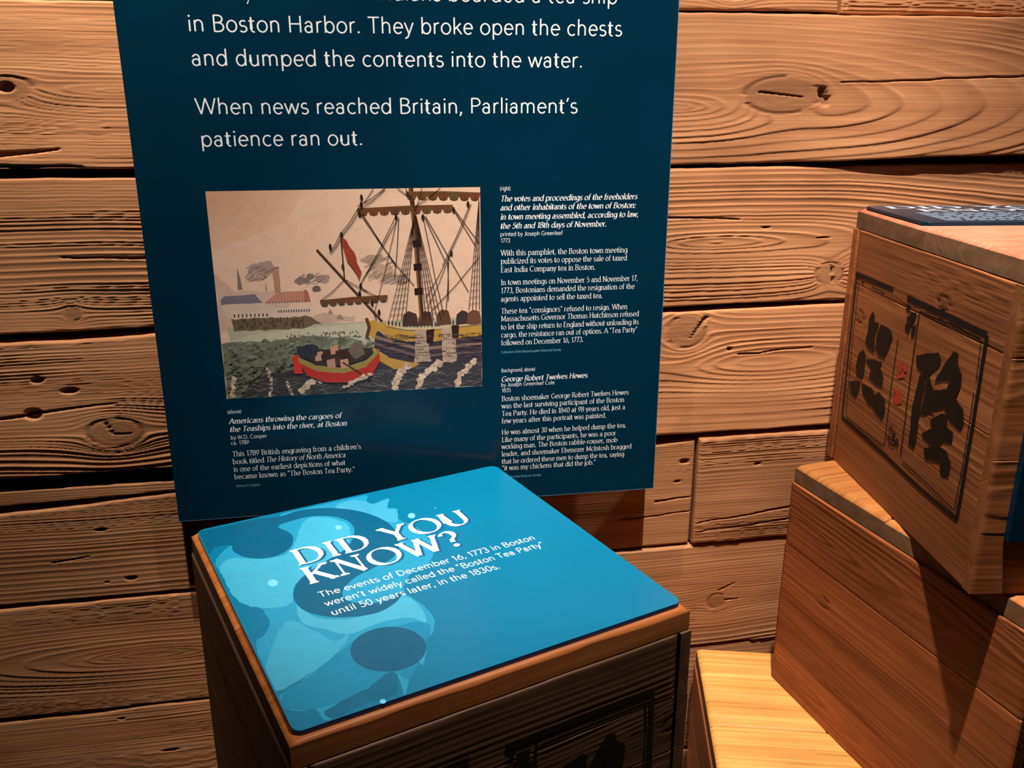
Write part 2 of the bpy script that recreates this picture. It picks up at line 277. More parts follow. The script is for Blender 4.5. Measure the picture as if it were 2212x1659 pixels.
# ---------------------------------------------------------------- materials
def srgb(c):
    return tuple(((x/255)/12.92 if x/255 <= .04045 else ((x/255+.055)/1.055)**2.4) for x in c) + (1,)
def newmat(name):
    m = bpy.data.materials.new(name); m.use_nodes = True; nt = m.node_tree; b = nt.nodes['Principled BSDF']; return m, nt, b
def N(nt, t, **kw):
    n = nt.nodes.new(t)
    for k, v in kw.items():
        if hasattr(n, k): setattr(n, k, v)
        else: n.inputs[k].default_value = v
    return n
def mixc(nt, fac, a, b, mode='MIX'):
    n = nt.nodes.new('ShaderNodeMix'); n.data_type = 'RGBA'; n.blend_type = mode
    for idx, v in ((0, fac), (6, a), (7, b)):
        if hasattr(v, 'is_output'): nt.links.new(v, n.inputs[idx])
        else: n.inputs[idx].default_value = v
    return n.outputs[2]
def ramp(nt, src, stops):
    r = nt.nodes.new('ShaderNodeValToRGB'); e = r.color_ramp.elements
    e[0].position, e[0].color = stops[0]; e[1].position, e[1].color = stops[-1]
    for p, c in stops[1:-1]:
        x = e.new(p); x.color = c
    nt.links.new(src, r.inputs[0]); return r.outputs[0]
def wood(name, lo, mid, hi, rough=.62, fib=(5, 260), fibbump=.25, streak=.35, spec=.25, ringdark=.45, blot=.5):
    """fibre direction is attribute wc.x; g = latewood ridge; dk = knots and pits"""
    m, nt, b = newmat(name)
    wc = N(nt, 'ShaderNodeAttribute', attribute_name='wc'); g = N(nt, 'ShaderNodeAttribute', attribute_name='g'); dk = N(nt, 'ShaderNodeAttribute', attribute_name='dk')
    info = N(nt, 'ShaderNodeObjectInfo')
    def noise(sx, sy, det=3, sc=1.0, dist=0.):
        mp = N(nt, 'ShaderNodeMapping'); mp.inputs['Scale'].default_value = (sx, sy, 40)
        nt.links.new(wc.outputs['Vector'], mp.inputs[0])
        n = N(nt, 'ShaderNodeTexNoise'); n.inputs['Scale'].default_value = sc; n.inputs['Detail'].default_value = det; n.inputs['Distortion'].default_value = dist
        nt.links.new(mp.outputs[0], n.inputs[0]); return n.outputs[0]
    nf = noise(fib[0], fib[1], 4); ns = noise(1.6, 34, 3); nb = noise(5, 9, 3)
    base = ramp(nt, ns, [(.28, srgb(lo)), (.5, srgb(mid)), (.74, srgb(hi))])
    c = mixc(nt, streak, base, ramp(nt, nf, [(.3, srgb(lo)), (.7, srgb(hi))]))
    mul = N(nt, 'ShaderNodeMath', operation='MULTIPLY'); nt.links.new(g.outputs['Fac'], mul.inputs[0]); mul.inputs[1].default_value = ringdark
    c = mixc(nt, mul.outputs[0], c, srgb([x*.72 for x in lo]))
    c = mixc(nt, blot, c, ramp(nt, nb, [(.3, (.55, .5, .47, 1)), (.6, (1, 1, 1, 1))]), 'MULTIPLY')
    rr = N(nt, 'ShaderNodeMapRange'); nt.links.new(info.outputs['Random'], rr.inputs[0]); rr.inputs[3].default_value = .80; rr.inputs[4].default_value = 1.12
    c = mixc(nt, 1.0, c, rr.outputs[0], 'MULTIPLY')
    dm = N(nt, 'ShaderNodeMath', operation='MULTIPLY'); nt.links.new(dk.outputs['Fac'], dm.inputs[0]); dm.inputs[1].default_value = .62
    c = mixc(nt, dm.outputs[0], c, srgb((52, 30, 18)))
    nt.links.new(c, b.inputs['Base Color'])
    b.inputs['Roughness'].default_value = rough; b.inputs['Specular IOR Level'].default_value = spec
    bp = N(nt, 'ShaderNodeBump'); bp.inputs['Strength'].default_value = fibbump; bp.inputs['Distance'].default_value = .0012
    nt.links.new(nf, bp.inputs['Height']); nt.links.new(bp.outputs[0], b.inputs['Normal'])
    return m
def plain(name, col, rough=.4, spec=.5, metal=0, var=.06, vs_=60, coat=0):
    m, nt, b = newmat(name)
    tc = N(nt, 'ShaderNodeTexCoord'); n = N(nt, 'ShaderNodeTexNoise'); n.inputs['Scale'].default_value = vs_; n.inputs['Detail'].default_value = 3
    nt.links.new(tc.outputs['Object'], n.inputs[0])
    a = srgb(col); lo_ = tuple(x*(1-var) for x in a[:3]) + (1,); hi_ = tuple(min(1, x*(1+var)) for x in a[:3]) + (1,)
    nt.links.new(ramp(nt, n.outputs[0], [(.3, lo_), (.7, hi_)]), b.inputs['Base Color'])
    b.inputs['Roughness'].default_value = rough; b.inputs['Specular IOR Level'].default_value = spec; b.inputs['Metallic'].default_value = metal
    b.inputs['Coat Weight'].default_value = coat; b.inputs['Coat Roughness'].default_value = .15
    return m

M_wall = wood('weathered_pine', (168, 109, 70), (203, 138, 91), (224, 163, 114), rough=.7, fibbump=.35, spec=.2)
M_body = wood('stained_chest_wood', (118, 52, 24), (176, 92, 46), (208, 122, 66), rough=.5, fib=(4, 150), fibbump=.2, spec=.35, ringdark=.7, streak=.5)
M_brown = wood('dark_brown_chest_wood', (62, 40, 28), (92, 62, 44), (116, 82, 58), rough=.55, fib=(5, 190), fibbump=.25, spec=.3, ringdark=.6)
M_rose = wood('rosy_lid_wood', (176, 96, 70), (204, 124, 94), (222, 146, 116), rough=.5, fib=(4, 150), fibbump=.12, spec=.3)
M_amber = wood('amber_lid_wood', (146, 78, 36), (176, 100, 46), (204, 126, 62), rough=.5, fib=(4, 150), fibbump=.2, spec=.3)
M_tan = wood('tan_chest_wood', (124, 66, 34), (166, 96, 52), (190, 120, 68), rough=.5, fib=(5, 190), fibbump=.2, spec=.3, ringdark=.5)
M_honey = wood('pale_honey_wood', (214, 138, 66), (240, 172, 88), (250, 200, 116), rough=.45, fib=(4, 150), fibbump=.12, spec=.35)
M_lid = wood('golden_lid_wood', (172, 98, 46), (196, 122, 60), (214, 146, 80), rough=.48, fib=(4, 150), fibbump=.15, spec=.35)
M_endgrain = wood('lid_end_grain', (118, 82, 56), (140, 100, 70), (156, 116, 84), rough=.65, fib=(40, 70), fibbump=.2)
M_navy = plain('navy_panel_print', (3, 41, 60), rough=.2, spec=.24, vs_=9, var=.07)
M_edge = plain('panel_edge', (70, 110, 140), rough=.3)
M_blue = plain('cyan_panel_print', (0, 106, 142), rough=.3, spec=.5, vs_=7, var=.04)
M_blue_edge = plain('blue_panel_edge', (12, 52, 96), rough=.35)
M_steel = plain('brushed_steel', (150, 150, 150), rough=.35, metal=1)
M_white = plain('white_print', (232, 230, 228), rough=.45, var=.02)
M_pale = plain('pale_blue_print', (96, 156, 178), rough=.45, var=.02)
M_pale2 = plain('greyish_white_print', (176, 188, 198), rough=.45, var=.05)
M_slate = plain('slate_print', (120, 140, 160), rough=.45, var=.1)
M_black = plain('black_brush_ink', (16, 13, 11), rough=.55, var=.3, spec=.2)
M_grey_ink = plain('worn_ink', (46, 38, 30), rough=.6, var=.5, vs_=400, spec=.2)
M_red = plain('red_stamp_ink', (186, 54, 30), rough=.6, var=.35, vs_=300)
M_dark = plain('dark_backing', (20, 14, 11), rough=.8)
M_floor = plain('dark_floor', (46, 40, 36), rough=.6, vs_=6, var=.15)
M_ceil = plain('black_ceiling', (16, 15, 15), rough=.9)
M_paint = plain('dark_wall_paint', (34, 30, 30), rough=.8)
M_lampblk = plain('black_lamp_metal', (18, 18, 18), rough=.4)
def colour_attr_mat(name, rough=.45, var=.25, sc=160):
    m, nt, b = newmat(name)
    a = N(nt, 'ShaderNodeAttribute', attribute_name='Col'); tc = N(nt, 'ShaderNodeTexCoord')
    n = N(nt, 'ShaderNodeTexNoise'); n.inputs['Scale'].default_value = sc; n.inputs['Detail'].default_value = 5
    n2 = N(nt, 'ShaderNodeTexNoise'); n2.inputs['Scale'].default_value = sc*.13; n2.inputs['Detail'].default_value = 3
    nt.links.new(tc.outputs['Object'], n.inputs[0]); nt.links.new(tc.outputs['Object'], n2.inputs[0])
    c = mixc(nt, var, a.outputs['Color'], ramp(nt, n.outputs[0], [(.35, (.5, .5, .5, 1)), (.6, (1, 1, 1, 1))]), 'MULTIPLY')
    c = mixc(nt, var, c, ramp(nt, n2.outputs[0], [(.35, (.72, .7, .68, 1)), (.6, (1, 1, 1, 1))]), 'MULTIPLY')
    nt.links.new(c, b.inputs['Base Color']); b.inputs['Roughness'].default_value = rough
    return m
M_print = colour_attr_mat('engraving_ink', .35, .22, 420)
M_wash = colour_attr_mat('watercolour_wash_print', .3, .12, 60)

# ---------------------------------------------------------------- structure
struct = lambda o: o.__setitem__('kind', 'structure')
YW = 1.47
for nm, lo, hi, mt in (('floor', (-3, -3, -.1), (3.4, 1.62, 0), M_floor), ('ceiling', (-3, -3, 3.1), (3.4, 1.62, 3.2), M_ceil),
                       ('wall_left', (-3.1, -3, 0), (-3, 1.62, 3.1), M_paint), ('wall_right', (3.4, -3, 0), (3.5, 1.62, 3.1), M_paint),
                       ('wall_front', (-3.1, -3.1, 0), (3.5, -3, 3.1), M_paint)):
    struct(bevel_box(nm, lo, hi, mt, b=0))
wall = bevel_box('wall_back', (-3, YW+.045, 0), (3.4, YW+.15, 3.1), M_dark, b=0); struct(wall)

def spans(x0, x1, fine=True):
    """plank sample positions: dense where the camera sees the wood"""
    segs = [(-3, -.8, .05), (-.8, -.30, .0035), (-.30, .46, .016), (.46, 1.30, .0035), (1.30, 3.4, .05)] if fine else [(-3, 3.4, .06)]
    out = []
    for a, b, st in segs:
        a, b = max(a, x0), min(b, x1)
        if b-a > 1e-6:
            n = max(1, int(round((b-a)/st))); out += list(np.linspace(a, b, n+1)[:-1])
    return np.array(out + [x1])
def lin(*pts):
    xs, ys = zip(*pts)
    return lambda u: np.interp(u, xs, ys)
def plank(x0, x1, lo, hi, seed, amp=.0009, period=.007, dv=.00135, fine=True, out=0., **kw):
    kw.setdefault('edge', .0045)
    return board('plank', M_wall, (0, YW-out, 0), (1, 0, 0), (0, 0, 1), (0, -1, 0), spans(x0, x1, fine), lo, hi,
                 dv if fine else .02, .035, seed, amp, period, parent=wall, **kw)
G = .0022
# row above the frame and its two planks at the top edge
plank(-3, .30, 1.634+G, 1.875, 3, dv=.004); plank(.30, .785, 1.630+G, 1.875, 4, knots=[(.60, 1.668, .02, 1.5)]); plank(.789, 3.4, 1.628+G, 1.875, 5, amp=.0013, period=.010)
# row 1.39 - 1.63
plank(-3, .12, lin((-.55, 1.397), (-.35, 1.394)), 1.634-G, 11, amp=.0012, period=.0060, out=.002,
      cracks=[(-.56, 1.416, -.45, 1.424, .010), (-.60, 1.402, -.42, 1.399, .006)], holes=[(-.509, 1.514, .011, .0085)], knots=[(-.512, 1.512, .017, 2.4)], cath=(-.36, 1.507, 9))
plank(.124, 3.4, lin((.5, 1.3905), (.80, 1.3935), (1.0, 1.401), (1.2, 1.404)), 1.628, 12, amp=.00135, period=.0068, out=.001, bow=lambda u: .017*sstep(u, .68, .95),
      knots=[(.700, 1.502, .030, 2.3)], cath=(.52, 1.487, 7), cracks=[(1.15, 1.5345, .80, 1.522, .0022), (.66, 1.508, .735, 1.500, .0018)],
      holes=[(.768, 1.507, .007, .010), (.775, 1.493, .006, .009)])
# row 1.14 - 1.388
plank(-3, -.05, lin((-.6, 1.1415), (-.35, 1.145)), lin((-.6, 1.382), (-.35, 1.3815)), 21, amp=.0014, period=.0066, out=-.001,
      knots=[(-.466, 1.171, .0105, 1.25)], cracks=[(-.34, 1.258, -.47, 1.262, .003)], cath=None)
plank(-.046, 3.4, lin((.5, 1.1455), (.85, 1.1485)), lin((.5, 1.3855), (.72, 1.3855), (.80, 1.384), (.90, 1.386), (1.2, 1.386)), 22, amp=.0011, period=.0072, out=.001,
      knots=[(.820, 1.196, .021, 1.3)], cath=(.60, 1.258, 8), cracks=[(.822, 1.212, .829, 1.178, .0018), (.505, 1.304, .64, 1.298, .002)], holes=[(.69, 1.283, .009, .0014), (.80, 1.262, .012, .0014)])
# row .90 - 1.14
plank(-3, .02, lin((-.62, .8965), (-.35, .900)), lin((-.6, 1.128), (-.48, 1.1285), (-.34, 1.1345)), 31, amp=.0013, period=.0078, out=.002,
      knots=[(-.428, .968, .026, 1.7)], holes=[(-.535, 1.065, .010, .007), (-.487, 1.045, .015, .0055), (-.548, 1.007, .013, .010)],
      cracks=[(-.62, 1.001, -.42, 1.020, .0045), (-.440, .985, -.431, .966, .0022), (-.431, .966, -.405, .966, .002)])
plank(.024, 3.4, lin((.5, .9025), (.59, .9035), (.85, .9045)), lin((.5, 1.136), (.85, 1.1405)), 32, amp=.00165, period=.0095, out=.002,
      knots=[(.556, 1.100, .030, 1.25)], cath=(.70, 1.042, 7), holes=[(.640, 1.064, .005, .004)], cracks=[(.59, 1.125, .565, 1.09, .006), (.66, 1.052, .80, 1.062, .0016)])
# row .67 - .90 : split strip, plain plank, joint at x = .592
plank(-3, .22, lin((-.65, .846), (-.5, .850), (-.345, .8555)), lin((-.62, .873), (-.345, .873)), 41, amp=.0006, period=.008, out=-.004, edge=.003)
plank(-3, .22, lin((-.66, .660), (-.34, .663)), lin((-.65, .8295), (-.5, .838), (-.345, .850)), 42, amp=.00055, period=.007, out=-.002,
      holes=[(-.436, .694, .009, .005), (-.474, .792, .010, .003), (-.478, .690, .003, .002)], cracks=[(-.56, .735, -.50, .742, .0015)])
plank(.224, .5905, lin((.5, .672), (.59, .672)), lin((.5, .882), (.59, .888)), 43, amp=.0009, period=.0055, out=-.005, holes=[(.571, .846, .008, .005), (.560, .806, .005, .003)], cracks=[(.52, .768, .59, .771, .003), (.45, .735, .59, .741, .0018)])
plank(.5945, 3.4, lin((.6, .6755), (.8, .676)), lin((.6, .892), (.86, .895)), 44, amp=.0011, period=.0070, out=.005, edge=.006, holes=[(.714, .836, .0045, .003)],
      cracks=[(.90, .752, .60, .719, .004), (.84, .718, .60, .7, .003)])
# row .43 - .66
plank(-3, .10, lin((-.7, .430), (-.52, .430), (-.46, .433), (-.33, .433)), lin((-.66, .653), (-.34, .656)), 51, amp=.0009, period=.0058, out=.001, cath=(-.42, .542, 8))
plank(.104, 3.4, lin((.5, .441), (.8, .4425)), lin((.5, .667), (.59, .668), (.8, .6695)), 52, amp=.0015, period=.0072, out=.001,
      knots=[(.655, .541, .0165, 1.15)], cath=None, cracks=[(.675, .541, .70, .541, .003), (.66, .565, .69, .578, .0016)])
# row .19 - .43
plank(-3, -.08, lin((-.7, .19), (-.3, .19)), lin((-.7, .424), (-.52, .426), (-.46, .430), (-.33, .4305)), 61, amp=.0007, period=.006, out=.001, holes=[(-.411, .326, .014, .003), (-.49, .407, .006, .003)])
plank(-.076, 3.4, .19, lin((.5, .4385), (.8, .4400)), 62, amp=.0009, period=.007, out=-.001)
plank(-3, .5, .0, .186, 71, fine=False); plank(.504, 3.4, .0, .186, 72, fine=False)
for k, (a, b) in enumerate(((1.879, 2.115), (2.119, 2.355), (2.359, 2.6), (2.604, 2.84), (2.844, 3.095))):
    c = (-.4, .7, .1, -.8, .5)[k]
    plank(-3, c, a, b, 80+k, fine=False); plank(c+.004, 3.4, a, b, 90+k, fine=False)

# ---------------------------------------------------------------- stroke lettering
def A(cx, cy, rx, ry, a0, a1, n=None):
    n = n or max(3, int(abs(a1-a0)/24)+1)
    return [(cx+rx*math.cos(math.radians(a0+(a1-a0)*i/n)), cy+ry*math.sin(math.radians(a0+(a1-a0)*i/n))) for i in range(n+1)]
H = .68
# glyph: advance, strokes, serif feet (x, y) ; coordinates in cap heights
GL = {
 'a': (.60, [[(.09,.53)]+A(.28,.47,.17,.20,140,0)+[(.45,.0)], A(.27,.20,.19,.20,60,-300,12)], ['r.46,0']),
 'b': (.68, [[(.12,1.04),(.12,0)], A(.36,.34,.24,.34,180,-180)], ['l.12,1.04']),
 'c': (.58, [A(.34,.34,.25,.34,48,312)], []),
 'd': (.68, [[(.56,1.04),(.56,0)], A(.32,.34,.24,.34,0,360)], ['l.56,1.04','r.56,0']),
 'e': (.62, [[(.08,.36),(.56,.36)]+A(.32,.34,.24,.34,4,318)], []),
 'f': (.38, [A(.32,.84,.16,.20,70,180)+[(.16,0)], [(.02,.66),(.36,.66)]], ['.16,0']),
 'g': (.66, [A(.32,.35,.24,.33,0,360), [(.56,.68),(.56,-.06)]+A(.33,-.06,.23,.26,0,-140)], []),
 'h': (.66, [[(.12,1.04),(.12,0)], [(.12,.40)]+A(.32,.44,.20,.24,180,0)+[(.52,0)]], ['l.12,1.04','.12,0','.52,0']),
 'i': (.25, [[(.125,.68),(.125,0)], 'd.125,.92'], ['l.125,.68','.125,0']),
 'j': (.25, [[(.14,.68),(.14,-.14)]+A(.0,-.14,.14,.16,0,-90), 'd.14,.92'], ['l.14,.68']),
 'k': (.58, [[(.12,1.04),(.12,0)], [(.50,.68),(.13,.30)], [(.26,.42),(.54,0)]], ['l.12,1.04','.12,0','.53,0']),
 'l': (.25, [[(.125,1.04),(.125,0)]], ['l.125,1.04','.125,0']),
 'm': (1.0, [[(.12,.68),(.12,0)], [(.12,.42)]+A(.30,.45,.18,.23,180,0)+[(.48,0)], [(.48,.42)]+A(.67,.45,.19,.23,180,0)+[(.86,0)]], ['l.12,.68','.12,0','.48,0','.86,0']),
 'n': (.65, [[(.12,.68),(.12,0)], [(.12,.40)]+A(.32,.44,.20,.24,180,0)+[(.52,0)]], ['l.12,.68','.12,0','.52,0']),
 'o': (.66, [A(.33,.34,.26,.34,90,450)], []),
 'p': (.68, [[(.12,.68),(.12,-.32)], A(.36,.34,.24,.34,180,-180)], ['l.12,.68','.12,-.32']),
 'r': (.42, [[(.12,.68),(.12,0)], [(.12,.38)]+A(.33,.42,.21,.26,170,75)], ['l.12,.68','.12,0']),
 's': (.50, [A(.26,.51,.17,.17,42,250)+A(.25,.175,.19,.18,80,-145)], []),
 't': (.40, [[(.16,.90),(.16,.16)]+A(.29,.16,.13,.16,180,290), [(.03,.66),(.34,.66)]], []),
 'u': (.65, [[(.12,.68),(.12,.24)]+A(.32,.24,.20,.24,180,360), [(.52,.68),(.52,0)]], ['l.12,.68','l.52,.68','r.52,0']),
 'v': (.56, [[(.04,.68),(.28,0)], [(.28,0),(.52,.68)]], ['.05,.68','.51,.68']),
 'w': (.86, [[(.04,.68),(.24,0)], [(.24,0),(.43,.66)], [(.43,.66),(.62,0)], [(.62,0),(.82,.68)]], ['.05,.68','.81,.68']),
 'x': (.56, [[(.06,.68),(.50,0)], [(.50,.68),(.06,0)]], ['.07,.68','.49,.68','.07,0','.49,0']),
 'y': (.56, [[(.04,.68),(.28,0)], [(.52,.68),(.22,-.20),(.06,-.31)]], ['.05,.68','.51,.68']),
 'z': (.52, [[(.06,.66),(.45,.66),(.06,.02),(.47,.02)]], []),
 'A': (.82, [[(.41,1),(.78,0)], [(.04,0),(.41,1)], [(.17,.34),(.65,.34)]], ['.06,0','.76,0']),
 'B': (.72, [[(.14,1),(.14,0)], [(.14,.98),(.34,.98)]+A(.36,.76,.23,.22,90,-90)+[(.14,.54)], [(.36,.53)]+A(.38,.27,.26,.26,90,-90)+[(.14,.01)]], ['l.14,1','l.14,0']),
 'C': (.86, [A(.47,.5,.39,.5,48,312)], []),
 'D': (.86, [[(.14,1),(.14,0)], [(.14,.98),(.36,.98)]+A(.38,.5,.40,.48,90,-90)+[(.14,.02)]], ['l.14,1','l.14,0']),
 'E': (.64, [[(.14,1),(.14,0)], [(.14,.98),(.56,.98)], [(.14,.52),(.50,.52)], [(.14,.02),(.58,.02)]], ['l.14,1','l.14,0']),
 'G': (.90, [A(.47,.5,.39,.5,48,300)+[(.80,.10),(.80,.46)], [(.54,.46),(.82,.46)]], []),
 'H': (.86, [[(.14,1),(.14,0)], [(.72,1),(.72,0)], [(.14,.52),(.72,.52)]], ['.14,1','.14,0','.72,1','.72,0']),
 'I': (.32, [[(.16,1),(.16,0)]], ['.16,1','.16,0']),
 'J': (.52, [[(.38,1),(.38,.22)]+A(.20,.22,.18,.24,0,-150)], ['.38,1']),
 'K': (.78, [[(.14,1),(.14,0)], [(.66,1),(.15,.44)], [(.32,.60),(.74,0)]], ['.14,1','.14,0','.66,1','.73,0']),
 'L': (.60, [[(.14,1),(.14,.02),(.56,.02)]], ['.14,1','l.14,0']),
 'M': (1.0, [[(.14,0),(.14,1)], [(.14,1),(.50,.12)], [(.50,.12),(.86,1)], [(.86,1),(.86,0)]], ['.14,0','l.14,1','r.86,1','.86,0']),
 'N': (.88, [[(.14,0),(.14,1)], [(.14,1),(.74,0)], [(.74,0),(.74,1)]], ['.14,0','l.14,1','.74,1']),
 'O': (.98, [A(.49,.5,.43,.5,90,450,22)], []),
 'P': (.68, [[(.14,1),(.14,0)], [(.14,.98),(.34,.98)]+A(.36,.73,.26,.25,90,-90)+[(.14,.48)]], ['l.14,1','.14,0']),
 'R': (.74, [[(.14,1),(.14,0)], [(.14,.98),(.34,.98)]+A(.36,.74,.25,.24,90,-90)+[(.14,.50)], [(.38,.50),(.68,0)]], ['l.14,1','.14,0','r.68,0']),
 'S': (.62, [A(.32,.745,.23,.245,38,255)+A(.31,.26,.25,.26,75,-145)], []),
 'T': (.70, [[(.35,.98),(.35,0)], [(.03,.98),(.67,.98)]], ['.35,0']),
 'U': (.84, [[(.13,1),(.13,.34)]+A(.42,.34,.29,.34,180,360)+[(.71,1)]], ['.13,1','.71,1']),
 'W': (1.16, [[(.04,1),(.32,0)], [(.32,0),(.58,1)], [(.58,1),(.86,0)], [(.86,0),(1.12,1)]], ['.05,1','.58,1','1.11,1']),
 'Y': (.76, [[(.04,1),(.38,.46),(.38,0)], [(.72,1),(.38,.46)]], ['.05,1','.71,1','.38,0']),
 '0': (.62, [A(.31,.5,.24,.5,90,450,16)], []),
 '1': (.44, [[(.28,1),(.28,0)], [(.28,1),(.08,.80)]], ['.28,0']),
 '3': (.60, [A(.28,.75,.21,.25,150,-80)+A(.28,.26,.24,.26,85,-150)], []),
 '4': (.66, [[(.46,0),(.46,1),(.05,.30),(.62,.30)]], []),
 '5': (.60, [[(.50,.98),(.18,.98),(.13,.56)]+A(.28,.32,.25,.32,110,-145)], []),
 '6': (.62, [[(.46,1),(.14,.50)], A(.32,.31,.25,.31,150,-210,14)], []),
 '7': (.56, [[(.05,.98),(.52,.98),(.18,0)]], []),
 '8': (.62, [A(.31,.76,.20,.24,270,-90,13), A(.31,.27,.25,.27,90,450,14)], []),
 '9': (.62, [[(.16,0),(.48,.50)], A(.30,.69,.25,.31,-30,330,14)], []),
 '.': (.26, ['d.12,.05'], []), ',': (.26, ['d.12,.05', [(.15,.06),(.06,-.17)]], []), ':': (.28, ['d.14,.05','d.14,.58'], []),
 '’': (.22, [[(.15,1.02),(.07,.76)]], []), '“': (.40, [[(.07,.76),(.14,1.02)], [(.22,.76),(.29,1.02)]], []), '”': (.40, [[(.17,1.02),(.09,.76)], [(.33,1.02),(.25,.76)]], []),
 '(': (.34, [A(.42,.40,.28,.68,130,230)], []), ')': (.34, [A(-.08,.40,.28,.68,50,-50)], []), '-': (.40, [[(.05,.36),(.35,.36)]], []),
 '?': (.56, [[(.08,.80)]+A(.27,.74,.20,.25,160,-60)+[(.28,.42),(.27,.28)], 'd.27,.05'], []), ' ': (.30, [], []),
}
def sweep(path, wfun):
    """polyline to a list of quads with mitred joins; widths follow the pen"""
    P = [Vector(p) for p in path]; n = len(P); closed = (P[0]-P[-1]).length < 1e-4 and n > 3
    L, R = [], []
    for i in range(n):
        if closed and i in (0, n-1): d0 = (P[1]-P[0]).normalized(); d1 = (P[-1]-P[-2]).normalized()
        else:
            d0 = (P[min(i+1, n-1)]-P[min(i, n-2)]).normalized(); d1 = (P[max(i, 1)]-P[max(i-1, 0)]).normalized()
        d = (d0+d1)
        d = d.normalized() if d.length > 1e-6 else d0
        nn = Vector((-d.y, d.x)); w = wfun(d)*.5; m = 1/max(.55, nn.dot(Vector((-d0.y, d0.x))))
        L.append(P[i]+nn*w*m); R.append(P[i]-nn*w*m)
    return [(L[i], R[i], R[i+1], L[i+1]) for i in range(n-1)]
def text_polys(txt, style):
    """style -> (list of polygons in cap heights, width)"""
    serif = style in 'RBID'; bold = style in 'BD'
    thick, thin, ang = {'S': (.086, .082, 0), 's': (.098, .09, 0), 't': (.12, .11, 0), 'R': (.118, .052, 22), 'I': (.115, .05, 22), 'B': (.165, .07, 24), 'D': (.175, .05, 18)}[style]
    nib = Vector((math.cos(math.radians(ang)), math.sin(math.radians(ang))))
    def wf(d):
        if not serif: return thick
        k = abs(nib.x*d.y-nib.y*d.x)
        return max(thin, thick*k)
    polys = []; x = 0; lay = 0; fy = .055 if not bold else .06
    for ch in txt:
        adv, st, sf = GL.get(ch, GL[' '])
        if ch == ' ' and serif: adv = .31
        for lay, s in enumerate(st):
            if isinstance(s, str):
                cx, cy = map(float, s[1:].split(',')); r = {'S': .062, 's': .07, 't': .07}.get(style, .075 if not bold else .1)
                polys.append((lay, [Vector((x+cx+r*math.cos(a*math.pi/4), cy+r*math.sin(a*math.pi/4))) for a in range(8)]))
            else:
                if style == 'D' and ch == 'N' and s[0][0] == s[-1][0]: qs = sweep(s, lambda d: thin*1.2)
                elif style in 'DB' and ch == 'U' : qs = sweep(s, lambda d: wf(d))
                else: qs = sweep(s, wf)
                polys += [(lay+.5*(k % 2), [v+Vector((x, 0)) for v in q]) for k, q in enumerate(qs)]
        if serif:
            for kf, f in enumerate(sf):
                l = r_ = .11
                if f[0] == 'l': r_ = .0; l = .12; f = f[1:]
                elif f[0] == 'r': l = .0; r_ = .13; f = f[1:]
                sx, sy = map(float, f.split(','))
                dy = fy if abs(sy) < .4 or sy < 0 else -fy
                h2 = thick*.5
                polys.append((5+kf, [Vector((x+sx-l-.02, sy)), Vector((x+sx+r_+.02, sy)), Vector((x+sx+r_+.02, sy+dy*.7)), Vector((x+sx+h2*.9, sy+dy*1.7)), Vector((x+sx-h2*.9, sy+dy*1.7)), Vector((x+sx-l-.02, sy+dy*.7))]))
        x += adv + (.035 if not serif else .03 if style != 'D' else .10)
    if style in 'IB':
        polys = [(k, [Vector((v.x+.20*v.y, v.y)) for v in p]) for k, p in polys]
    return polys, x-.05
class Flat:
    """flat printed shapes in a plane, each a hair above the one before"""
    def __init__(s, frame, base=.00003, step=0.): s.v = []; s.f = []; s.c = []; s.fr = frame; s.k = 0; s.base = base; s.step = step
    def poly(s, pts, col=(1, 1, 1), extra=0.):
        z = s.base + s.k*s.step + extra
        i0 = len(s.v); s.v += [s.fr(p[0], p[1], z) for p in pts]; n = len(pts)
        if n == 4: tris = [tuple(range(4))]
        elif n < 4: tris = [tuple(range(n))]
        else: tris = tessellate_polygon([[Vector((p[0], p[1], 0)) for p in pts]])
        for t in tris: s.f.append(tuple(i0+k for k in t)); s.c.append(col)
    def layer(s): s.k += 1
    def stroke(s, path, w, col, extra=0.):
        for q in sweep(path, lambda d: w): s.poly(q, col, extra)
    def build(s, name, mat, parent, out):
        me = bpy.data.meshes.new(name); me.from_pydata(s.v, [], s.f); me.update()
        outv = Vector(out); idx = [p.index for p in me.polygons if p.normal.dot(outv) < 0]
        if idx:
            import bmesh
            bm = bmesh.new(); bm.from_mesh(me); bm.faces.ensure_lookup_table()
            bmesh.ops.reverse_faces(bm, faces=[bm.faces[i] for i in idx]); bm.to_mesh(me); bm.free()
        ca = me.color_attributes.new('Col', 'FLOAT_COLOR', 'CORNER')
        for p, c in zip(me.polygons, s.c):
            cc = srgb(c) if max(c) > 1 else tuple(c)+(1,)
            for li in p.loop_indices: ca.data[li].color = cc
        me.materials.append(mat); o = bpy.data.objects.new(name, me); link(o, parent); return o
def put_text(F, txt, style, x0, x1, y, cap):
    polys, w = text_polys(txt, style)
    sx = (x1-x0)/w
    for k, p in polys: F.poly([(x0+v.x*sx, y+v.y*cap) for v in p], extra=k*2e-6)

